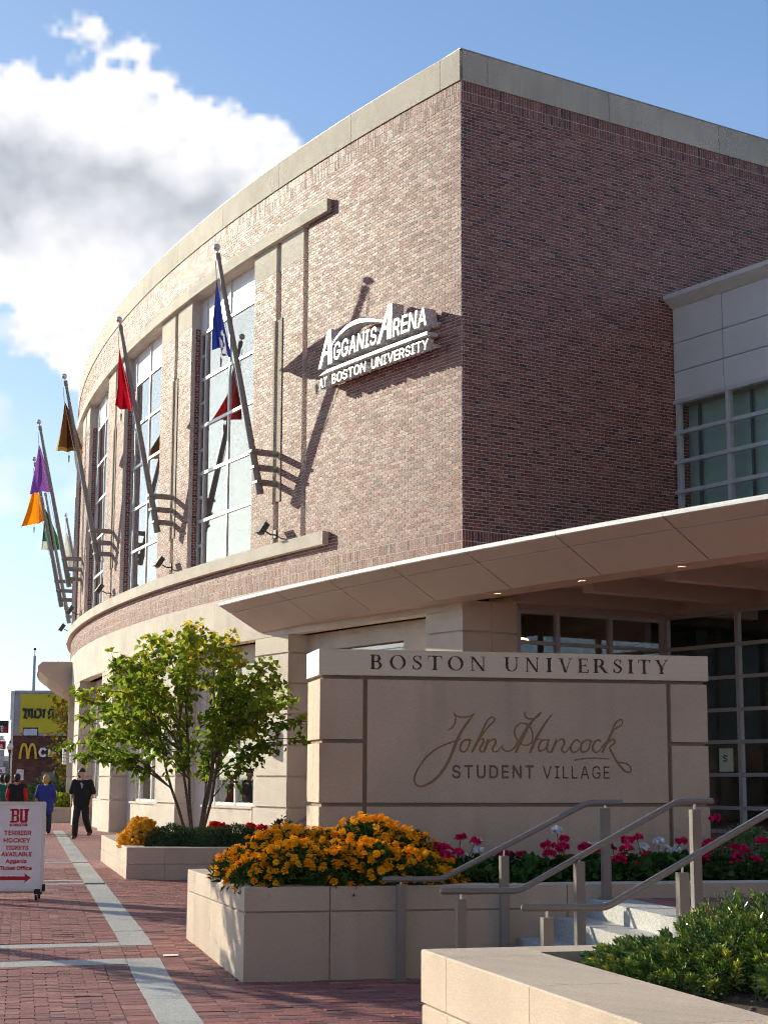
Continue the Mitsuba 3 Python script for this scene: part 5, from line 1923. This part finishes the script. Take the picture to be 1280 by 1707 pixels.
def person(label, pos, face, h, dress, pose, group=None):
    """dress: part name -> material; pose: joints in metres for a 1.75 m figure that faces -y before turning by face degrees."""
    k_ = tag(hold('person'), label, 'person', group)
    J = {n_: arr(*p) for n_, p in pose.items()}
    S_ = h / 1.75
    c, s_ = math.cos(math.radians(face)), math.sin(math.radians(face))

    def place(t):
        v = np.array(t.vertices) * S_
        v = np.stack([c * v[:, 0] - s_ * v[:, 1], s_ * v[:, 0] + c * v[:, 1], v[:, 2]], 1) + arr(*pos)
        return v, np.array(t.faces)
    hd = J['head']
    turn = math.radians(pose.get('turn', (0,))[0]) if 'turn' in pose else 0
    R2 = lambda p: hd + arr(math.cos(turn) * p[0] - math.sin(turn) * p[1], math.sin(turn) * p[0] + math.cos(turn) * p[1], p[2])
    head = [MF.batch_hull([ball(R2((0, .01, .04)), .094), ball(R2((0, .035, .03)), .092), ball(R2((0, -.03, -.03)), .074), ball(R2((0, -.045, -.085)), .044)]),
            MF.batch_hull([ball(R2((0, -.085, .0)), .014), ball(R2((0, -.108, -.03)), .016)]),
            ball(R2((.085, .01, -.01)), .022), ball(R2((-.085, .01, -.01)), .022), MF.batch_hull([ball(R2((.02, -.085, -.065)), .009), ball(R2((-.02, -.085, -.065)), .009)])]
    body = head + chain([hd + arr(0, .02, -.08), J['chest'] + arr(0, .02, .14)], [.052, .062])
    tor = [MF.batch_hull([ball(J['chest'] + arr(x, 0, z), r0) for x, z, r0 in ((-.13, .06, .085), (.13, .06, .085), (-.11, -.12, .09), (.11, -.12, .09))] + [ball(J['hip'] + arr(x, 0, .03), .10) for x in (-.07, .07)])]
    body += tor
    for q in 'lr':
        body += chain([J['sh' + q], J['el' + q], J['wr' + q]], [.055, .042, .029])
        body += chain([J['hip'] + arr(-.085 if q == 'l' else .085, 0, 0), J['kn' + q], J['an' + q]], [.088, .058, .042])
        w = J['wr' + q]
        dn = (w - J['el' + q]) / np.linalg.norm(w - J['el' + q])
        sd = np.cross(dn, arr(1, 0, 0))
        sd /= np.linalg.norm(sd)
        palm = w + dn * .05
        body += [MF.batch_hull([ball(w, .024), ball(palm + sd * .028, .016), ball(palm - sd * .028, .016)])]
        for i_, (o_, ln) in enumerate(((-.030, .055), (-.010, .068), (.010, .064), (.029, .048))):
            a = palm + sd * o_ + dn * .022
            b = a + dn * ln * .5
            e_ = b + dn * ln * .4 + arr(0, -.018, 0)
            body += chain([a, b, e_], [.0095, .009, .0075])
        a = w + dn * .02 - sd * .026
        body += chain([a, a - sd * .028 + dn * .03, a - sd * .024 + dn * .055], [.011, .010, .008])
    put('body', place(solid(body, .022, 4)), 'skin', k_, smooth=True)
    up_ = [MF.batch_hull([ball(J['chest'] + arr(x, 0, z), r0 + .02) for x, z, r0 in ((-.145, .06, .085), (.145, .06, .085), (-.12, -.12, .095), (.12, -.12, .095))] + [ball(J['hip'] + arr(x, 0, dress.get('hem', .02)), .118 + dress.get('flare', 0)) for x in (-.08, .08)])]
    for q in 'lr':
        if dress.get('short'):
            e_ = J['sh' + q] + (J['el' + q] - J['sh' + q]) * .85
            up_ += chain([J['sh' + q], e_], [.088, .095])
        elif dress.get('sleeve') is None:
            up_ += chain([J['sh' + q], J['el' + q], J['wr' + q]], [.078, .064, .05])
        else:
            up_ += chain([J['sh' + q], J['sh' + q] + (J['el' + q] - J['sh' + q]) * .3], [.078, .075])
    put(dress['top_name'], place(solid(up_, .04)), dress['top'], k_, smooth=True)
    if dress.get('sleeve'):
        for q in 'lr':
            put('sleeve', place(solid(chain([J['sh' + q] + (J['el' + q] - J['sh' + q]) * .25, J['el' + q], J['wr' + q]], [.076, .062, .05]), .04)), dress['sleeve'], k_, smooth=True)
    tr = [MF.batch_hull([ball(J['hip'] + arr(x, 0, z), .115) for x in (-.075, .075) for z in (.04, -.04)])]
    for q in 'lr':
        tr += chain([J['hip'] + arr(-.09 if q == 'l' else .09, 0, -.03), J['kn' + q], J['an' + q] + arr(0, 0, .01)], [.108, .086, .078])
    put('trousers', place(solid(tr, .04)), dress['legs'], k_, smooth=True)
    for q in 'lr':
        a = J['an' + q]
        put('shoe', place(solid([MF.batch_hull([ball(a + arr(0, .04, -.045), .042), ball(a + arr(0, -.14, -.055), .034), ball(a + arr(0, -.03, -.03), .05)])], .03)), dress.get('shoes', 'rubber'), k_, smooth=True)
    hr_ = [MF.batch_hull([ball(R2((0, .012, .066)), .097), ball(R2((0, .045, .035)), .099), ball(R2((0, .06, -.03)), .080 + dress.get('hair_len', 0))])]
    if dress.get('hair_len'):
        hr_ += [MF.batch_hull([ball(R2((x, .03, -.05)), .06) for x in (-.05, .05)] + [ball(R2((0, .05, -.08)), .06)])]
    hair = solid(hr_, .03, 2)
    hair.vertices = hair.vertices + .008 * (meshkit.noise(np.array(hair.vertices) * 40) - .5)[:, None]
    put('hair', place(hair), dress['hair'], k_, smooth=True)
    for x in (-.034, .034):
        mb = MB()
        t = trimesh.creation.icosphere(subdivisions=1, radius=.011)
        t.apply_translation(R2((x, -.076, .015)))
        v, f = place(t)
        put('eye', mb.add(v, f), 'dark_paint', k_)
    return k_


WALK = dict(head=(0, -.02, 1.63), chest=(0, 0, 1.32), hip=(0, 0, .93), shl=(-.20, 0, 1.42), shr=(.20, 0, 1.42), ell=(-.285, .04, 1.16), elr=(.28, .03, 1.15), wrl=(-.25, -.06, .93), wrr=(.26, -.08, .93),
            knl=(-.105, -.13, .50), knr=(.12, -.02, .50), anl=(-.11, -.16, .10), anr=(.13, .30, .17))
STAND = dict(head=(0, -.01, 1.63), chest=(0, 0, 1.32), hip=(0, 0, .93), shl=(-.20, 0, 1.42), shr=(.20, 0, 1.42), ell=(-.27, .05, 1.15), elr=(.27, .05, 1.15), wrl=(-.24, -.08, .95), wrr=(.24, -.08, .95),
             knl=(-.10, -.08, .50), knr=(.10, .02, .50), anl=(-.10, -.06, .10), anr=(.11, .18, .13))
pm = person('young man in loose black clothes walking towards the viewer past the pilasters', (-7.62, 42.4, .095), -8, 1.74,
            dict(top='cloth_black', top_name='shirt', short=True, hem=-.06, flare=.02, legs='cloth_trouser', hair='hair_black', shoes='sign_black'), dict(WALK, turn=(55,)))
mb = MB()
mb.add([[-7.655, 42.30, 1.50], [-7.565, 42.30, 1.50], [-7.605, 42.262, 1.34], [-7.655, 42.34, 1.50], [-7.565, 42.34, 1.50], [-7.605, 42.31, 1.34]], [[0, 1, 2], [3, 5, 4], [0, 3, 4], [0, 4, 1], [1, 4, 5], [1, 5, 2], [2, 5, 3], [2, 3, 0]])
put('undershirt', mb, 'cloth_grey', pm)
pw = person('ginger haired woman in long blue coat seen from behind, bag at her side', (-9.26, 46.0, .1), 180, 1.58,
            dict(top='cloth_blue', top_name='coat', hem=-.20, flare=.05, legs='cloth_navy', hair='hair_ginger', hair_len=.012), STAND)
mb = MB()
ico(mb, (-9.50, 45.95, .92), 1, 2, (.07, .13, .16), .1, 3)
put('shoulder_bag', mb, 'leather', pw)
pr_ = person('man in black jacket with red sleeves and collar, seen from behind above the tickets sign', (-9.84, 45.0, .1), 180, 1.60,
             dict(top='cloth_black', top_name='jacket', sleeve='cloth_red', legs='cloth_navy', hair='hair_black'), STAND)
mb = MB()
ico(mb, (-9.84, 45.02, 1.45), 1, 2, (.105, .09, .055))
put('collar', mb, 'cloth_red', pr_)
person('dark haired person in dark green seen from behind at the left edge of the picture', (-10.2, 45.4, .1), 172, 1.58,
       dict(top='cloth_green', top_name='jacket', legs='cloth_black', hair='hair_black'), STAND)
pz_ = person('person in a dark jacket cut off by the left edge of the picture', (-10.6, 46.6, .1), 185, 1.58,
             dict(top='cloth_black', top_name='jacket', legs='cloth_navy', hair='hair_black'), STAND)

# ------------------------------------------------------------------ across the far crossing
FY = 95.0
qx = lambda x: ((x - 640) / 2750 * .987 + .00062) * FY
qz = lambda y: 1.6 - (y - 1298.5) * FY / 2750 * 1.027
FM = lambda a, d, z: np.stack(np.broadcast_arrays(np.asarray(a, float), FY - np.asarray(d, float), np.asarray(z, float)), -1)
RB = tag(hold('corner_restaurant'), 'two-storey far restaurant, dark brick below, grey render with big yellow sign above', 'restaurant')
mb = MB()
boxes(mb, FM, qx(18), -8, -14, 0, -.2, qz(1231))
put('brick_wall', mb, 'far_wall', RB)
mb = MB()
boxes(mb, FM, qx(19.5), -8, -14, -.05, qz(1230.5), qz(1160))
boxes(mb, FM, qx(19), -8, -14, .05, qz(1161.5), qz(1158))
put('upper_wall', mb, 'far_stucco', RB)
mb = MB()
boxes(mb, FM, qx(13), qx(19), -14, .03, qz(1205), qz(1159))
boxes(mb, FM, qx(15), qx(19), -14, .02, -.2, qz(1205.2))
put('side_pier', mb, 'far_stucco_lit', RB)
mb = MB()
boxes(mb, FM, qx(29.5), -8.5, .0, .06, qz(1226), qz(1164))
ys = put('yellow_sign', mb, 'yellow_sign', RB)


def fx(x):
    return qx(x * .10156)


def fz(y):
    return qz(1140 + y * .10156)


def fp_(*p):
    return poly(*[(fx(a), fz(b)) for a, b in p])


def lin(pts, w):
    return sg.LineString([(fx(a), fz(b)) for a, b in pts]).buffer(w * .10156 * FY / 2750 / 2, cap_style=2, join_style=2)


bl = so.unary_union([lin([(335, 490), (385, 480), (380, 590)], 34), lin([(350, 600), (410, 615)], 34), lin([(400, 480), (440, 480), (435, 600)], 34), lin([(440, 490), (490, 478), (485, 615)], 36), lin([(475, 610), (520, 595)], 26), lin([(330, 470), (370, 460)], 20),
                     lin([(540, 490), (545, 600), (590, 610), (640, 560), (620, 480), (560, 475)], 34), lin([(770, 480), (830, 480), (835, 590), (775, 610), (765, 500)], 34), lin([(800, 590), (850, 650)], 22),
                     lin([(880, 610), (935, 490), (990, 470), (975, 610), (1010, 620)], 36), lin([(900, 575), (980, 560)], 24), lin([(880, 480), (960, 478)], 20), lin([(690, 480), (680, 610)], 34), lin([(650, 490), (720, 480)], 24)])
mb = MB()
extrude_map(mb, bl, FM, .06, .11)
put('black_lettering', mb, 'sign_black', ys)
mb = MB()
boxes(mb, FM, fx(350), fx(600), .0, .07, fz(890), fz(762))
uw_ = put('upper_window', mb, 'sign_black', RB)
mb = MB()
boxes(mb, FM, fx(362), fx(585), .07, .08, fz(885), fz(785))
put('pane', mb, 'pale_glass', uw_)
mb = MB()
boxes(mb, FM, fx(610), fx(1090), -.02, .05, fz(890), fz(850))
put('ledge', mb, 'far_stucco', RB)
th_ = np.linspace(0, np.pi, 20)
legL = [(300 + 55 - 55 * math.cos(t) * 1.0, 1250 - 240 * math.sin(t) ** .62) for t in th_]
arch = []
for cx_ in (382, 518):
    xs_ = np.linspace(-1, 1, 33)
    o_ = [(cx_ + 82 * x, 1255 - 250 * (1 - abs(x) ** 2.6) ** .8) for x in xs_]
    i_ = [(cx_ + 46 * x, 1258 - 205 * (1 - abs(x) ** 2.6) ** .8) for x in xs_]
    arch.append(fp_(*o_).buffer(0).difference(fp_(*(i_ + [(cx_ + 46, 1300), (cx_ - 46, 1300)])).buffer(0)))
mb = MB()
extrude_map(mb, so.unary_union(arch), FM, .03, .14)
put('yellow_arches', mb, 'arch_yellow', RB)
mb = MB()
c_ = so.unary_union([lin([(740, 1120), (715, 1095), (665, 1100), (640, 1155), (665, 1205), (715, 1210), (742, 1185)], 36)])
d_ = so.unary_union([fp_((780, 1080), (860, 1080), (905, 1110), (920, 1150), (905, 1195), (860, 1222), (780, 1222)).difference(fp_((818, 1112), (850, 1112), (878, 1135), (882, 1150), (875, 1175), (850, 1192), (818, 1192)))])
rest_ = []
for t_, a in (('O', 945), ('N', 1075)):
    rest_.append(fit(t_, fx(a), fx(a + 105), fz(1222), fz(1080) - fz(1222), True))
extrude_map(mb, so.unary_union([c_, d_] + rest_), FM, .03, .14)
put('white_lettering', mb, 'white_paint', RB)
mb = MB()
boxes(mb, FM, fx(680), fx(900), -.02, .03, -.1, fz(1460))
put('dark_window', mb, 'far_glass', RB)
mb = MB()
boxes(mb, FM, fx(270), fx(385), .02, .05, fz(1590), fz(1420))
wp = put('wall_poster', mb, 'sign_white', RB)
mb = MB()
for y in (1450, 1470, 1505, 1520):
    boxes(mb, FM, fx(290), fx(365), .05, .055, fz(y + 9), fz(y))
put('printed_line', mb, 'sign_grey', wp)
mb = MB()
boxes(mb, FM, qx(-120), qx(13), -16, -3, -.2, qz(1262))
sb = tag(hold('far_shops'), 'low row of shops at the left edge beyond the crossing, hung with signs', 'shops')
put('wall', mb, 'far_stucco', sb)
mb = MB()
boxes(mb, FM, qx(-120), qx(9), -3, -2.9, 0, 2.6)
put('shop_window', mb, 'far_glass', sb)
for (a, b, y0, y1, mt, lb, txt, tm_) in ((-30, 17.5, 1227, 1208, 'sign_black', 'black shop sign with a dark red corner at the top left, lettered re', 're', 'sign_white'), (-20, 10, 1238, 1232, 'sign_white', 'small white sign lettered in black under the black sign at the left edge', 'L', 'sign_black'),
                                         (-30, 14, 1253, 1240, 'cloth_red', 'red shop sign at the left edge behind the globe lamp', 's', 'sign_white'), (-30, 12, 1265, 1254, 'sign_grey', 'upper grey shop sign at the left edge below the red sign', '', None),
                                         (-30, 11, 1279, 1266.5, 'far_stucco', 'lower grey shop sign with a red mark at the left edge', '', None), (-30, 15, 1290, 1280.5, 'sign_white', 'white shop sign with red lettering at the left edge, lowest of the stack', 'n', 'print_red')):
    k_ = tag(hold('shop_sign'), lb, 'sign', 'shop signs at the left edge')
    mb = MB()
    boxes(mb, FM, qx(a), qx(b), 1.0, 1.2, qz(y0), qz(y1))
    put('board', mb, mt, k_)
    mb = MB()
    boxes(mb, FM, qx(a), qx(a) + .2, -3.0, 1.0, qz(y0) + .05, qz(y0) + .12)
    put('bracket', mb, 'sign_black', k_)
    if txt:
        mb = MB()
        extrude_map(mb, fit(txt, qx(3 if txt != 'L' else 4), qx(10.5 if txt != 'L' else 7), qz(y0) + .12 * (qz(y1) - qz(y0)), .62 * (qz(y1) - qz(y0)), True), FM, 1.2, 1.22)
        put('lettering', mb, tm_, k_)
mb = MB()
boxes(mb, FM, qx(9.5), qx(17), 1.2, 1.22, qz(1226.5), qz(1217))
put('red_corner', mb, 'print_red', 'shop_sign')

LX, LY = ((14.3 - 640) / 2750 * .987 + .00062) * 84, 84.0
lp_ = tag(hold('street_lamp'), 'old-fashioned street lamp with a round white globe at the left edge', 'street lamp')
mb = MB()
tube(mb, [(LX, LY, 0), (LX, LY, .5), (LX, LY, .55), (LX, LY, 2.85)], [.10, .09, .055, .045], 10)
put('post', mb, 'post_green', lp_, smooth=40)
mb = MB()
ico(mb, (LX, LY, 3.18), .175, 3, (1, 1, 1.05))
put('globe', mb, 'globe', lp_, smooth=True)
mb = MB()
tube(mb, [(LX, LY, 2.83), (LX, LY, 3.02)], [.05, .10], 10)
tube(mb, [(LX, LY, 3.34), (LX, LY, 3.42), (LX, LY, 3.5)], [.06, .05, .012], 10)
put('fitting', mb, 'post_green', lp_, smooth=40)
MX = ((52 - 640) / 2750 * .99 + .0006) * 120
ms = tag(hold('tall_mast'), 'tall plain grey mast rising behind the corner restaurant', 'mast')
mb = MB()
tube(mb, [(MX, 120, 0), (MX, 120, 10.4)], [.13, .10], 12)
put('shaft', mb, 'mast', ms, smooth=40)
mb = MB()
tube(mb, [(MX, 120, 10.4), (MX, 120, 10.8)], [.03, .03], 6)
ico(mb, (MX, 120, 10.9), .1, 2)
put('finial', mb, 'sign_black', ms)
E2 = lambda a, b, c: np.stack(np.broadcast_arrays(np.asarray(a, float), np.asarray(b, float), np.asarray(c, float)), -1)
round_bush('street_bush', 'dark green bush beyond the low wall, left of the pilasters', E2, -12.2, 61, .5, .9, .7, 1.05, 900, .14, 'leaf_hedge', 90)
round_bush('street_bush', 'yellow-green clipped bush just behind the low wall', E2, -11.6, 59.5, .5, .8, .5, .55, 900, .12, 'leaf_tree', 91)
mb = MB()
boxes(mb, E2, -13.6, -10.2, 58.2, 58.6, -.05, .52)
k_ = tag(hold('low_wall'), 'low tan stone wall in front of the bushes at the far end of the pavement', 'wall')
put('wall', mb, 'cast_stone', k_, uv=True)
mb = MB()
boxes(mb, E2, -13.65, -10.15, 58.15, 58.65, .523, .60)
put('coping', mb, 'cast_stone', k_, uv=True)

# ------------------------------------------------------------------ inside the lobby
ll = tag(hold('hanging_lamp'), 'small warm ceiling lamp glowing inside the dark lobby', 'lamp')
mb = MB()
lc = SD(3.05, -2.2, 4.45)
tube(mb, [lc + arr(0, 0, .85), lc + arr(0, 0, .08)], .012, 5)
put('stem', mb, 'alu_dark', ll)
mb = MB()
ico(mb, lc, 1, 2, (.17, .17, .05))
scene[key('shade', ll)] = mikit.ply(mb.mesh(), 'globe', emitter={'type': 'area', 'radiance': rgb(1.6, .95, .35)})
mb = MB()
boxes(mb, LG, 1.30, 1.66, -.16, -.14, 1.78, 2.22)
k_ = tag(hold('lobby_notice'), 'pale green notice with an S on it inside the lobby window', 'notice')
put('sheet', mb, 'poster', k_)
mb = MB()
extrude_map(mb, fit('S', 1.41, 1.53, 1.97, .12, True), LG, -.14, -.135)
put('lettering', mb, 'sign_black', k_)
k_ = tag(hold('bike_rack'), 'curved dark metal rack in front of the lobby window behind the stone sign', 'rack')
for i_ in range(5):
    o_ = LG(.75 + .12 * i_, .9, .62)
    mb = MB()
    tube(mb, bent([o_, o_ + arr(0, 0, .95), o_ + arr(.16, -.05, 1.02), o_ + arr(.2, -.06, .80)], .08), .022, 8)
    put('hoop', mb, 'steel', k_, smooth=50)
k_ = tag(hold('hoop_stand'), 'thin bent metal hoop by the round bush at the right edge', 'hoop')
mb = MB()
hp = PL(5.75, 2.2, .65)
tube(mb, bent([hp, hp + arr(0, 0, .55), hp + arr(.35, .08, .62), hp + arr(.4, .1, .0)], .12), .014, 8)
put('hoop', mb, 'ball_metal', k_, smooth=50)

# ------------------------------------------------------------------ behind the viewer: the brick residence tower across the forecourt
AT_ = math.radians(-33)
TWM = flat(arr(17, -31, 0), arr(math.cos(AT_), math.sin(AT_), 0) * -1, arr(-math.sin(AT_) * -1, math.cos(AT_), 0) * arr(-1, 1, 1))
TWM = flat(arr(18.0, -30.0, 0), arr(math.cos(AT_), -math.sin(AT_), 0), arr(-.545, .839, 0))
tw = tag(hold('residence_tower'), 'tall dark brick residence tower behind the viewer, out of the picture', 'tower')
mb = MB()
boxes(mb, TWM, -32, 32, -14, 0, -.2, 58)
put('wall', mb, 'tower_brick', tw)
for fl_ in range(15):
    for w_ in range(9):
        mb = MB()
        boxes(mb, TWM, -29 + 7 * w_, -26.2 + 7 * w_, .02, .06, 4 + 3.6 * fl_, 6.2 + 3.6 * fl_)
        put('window', mb, 'far_glass', tw)
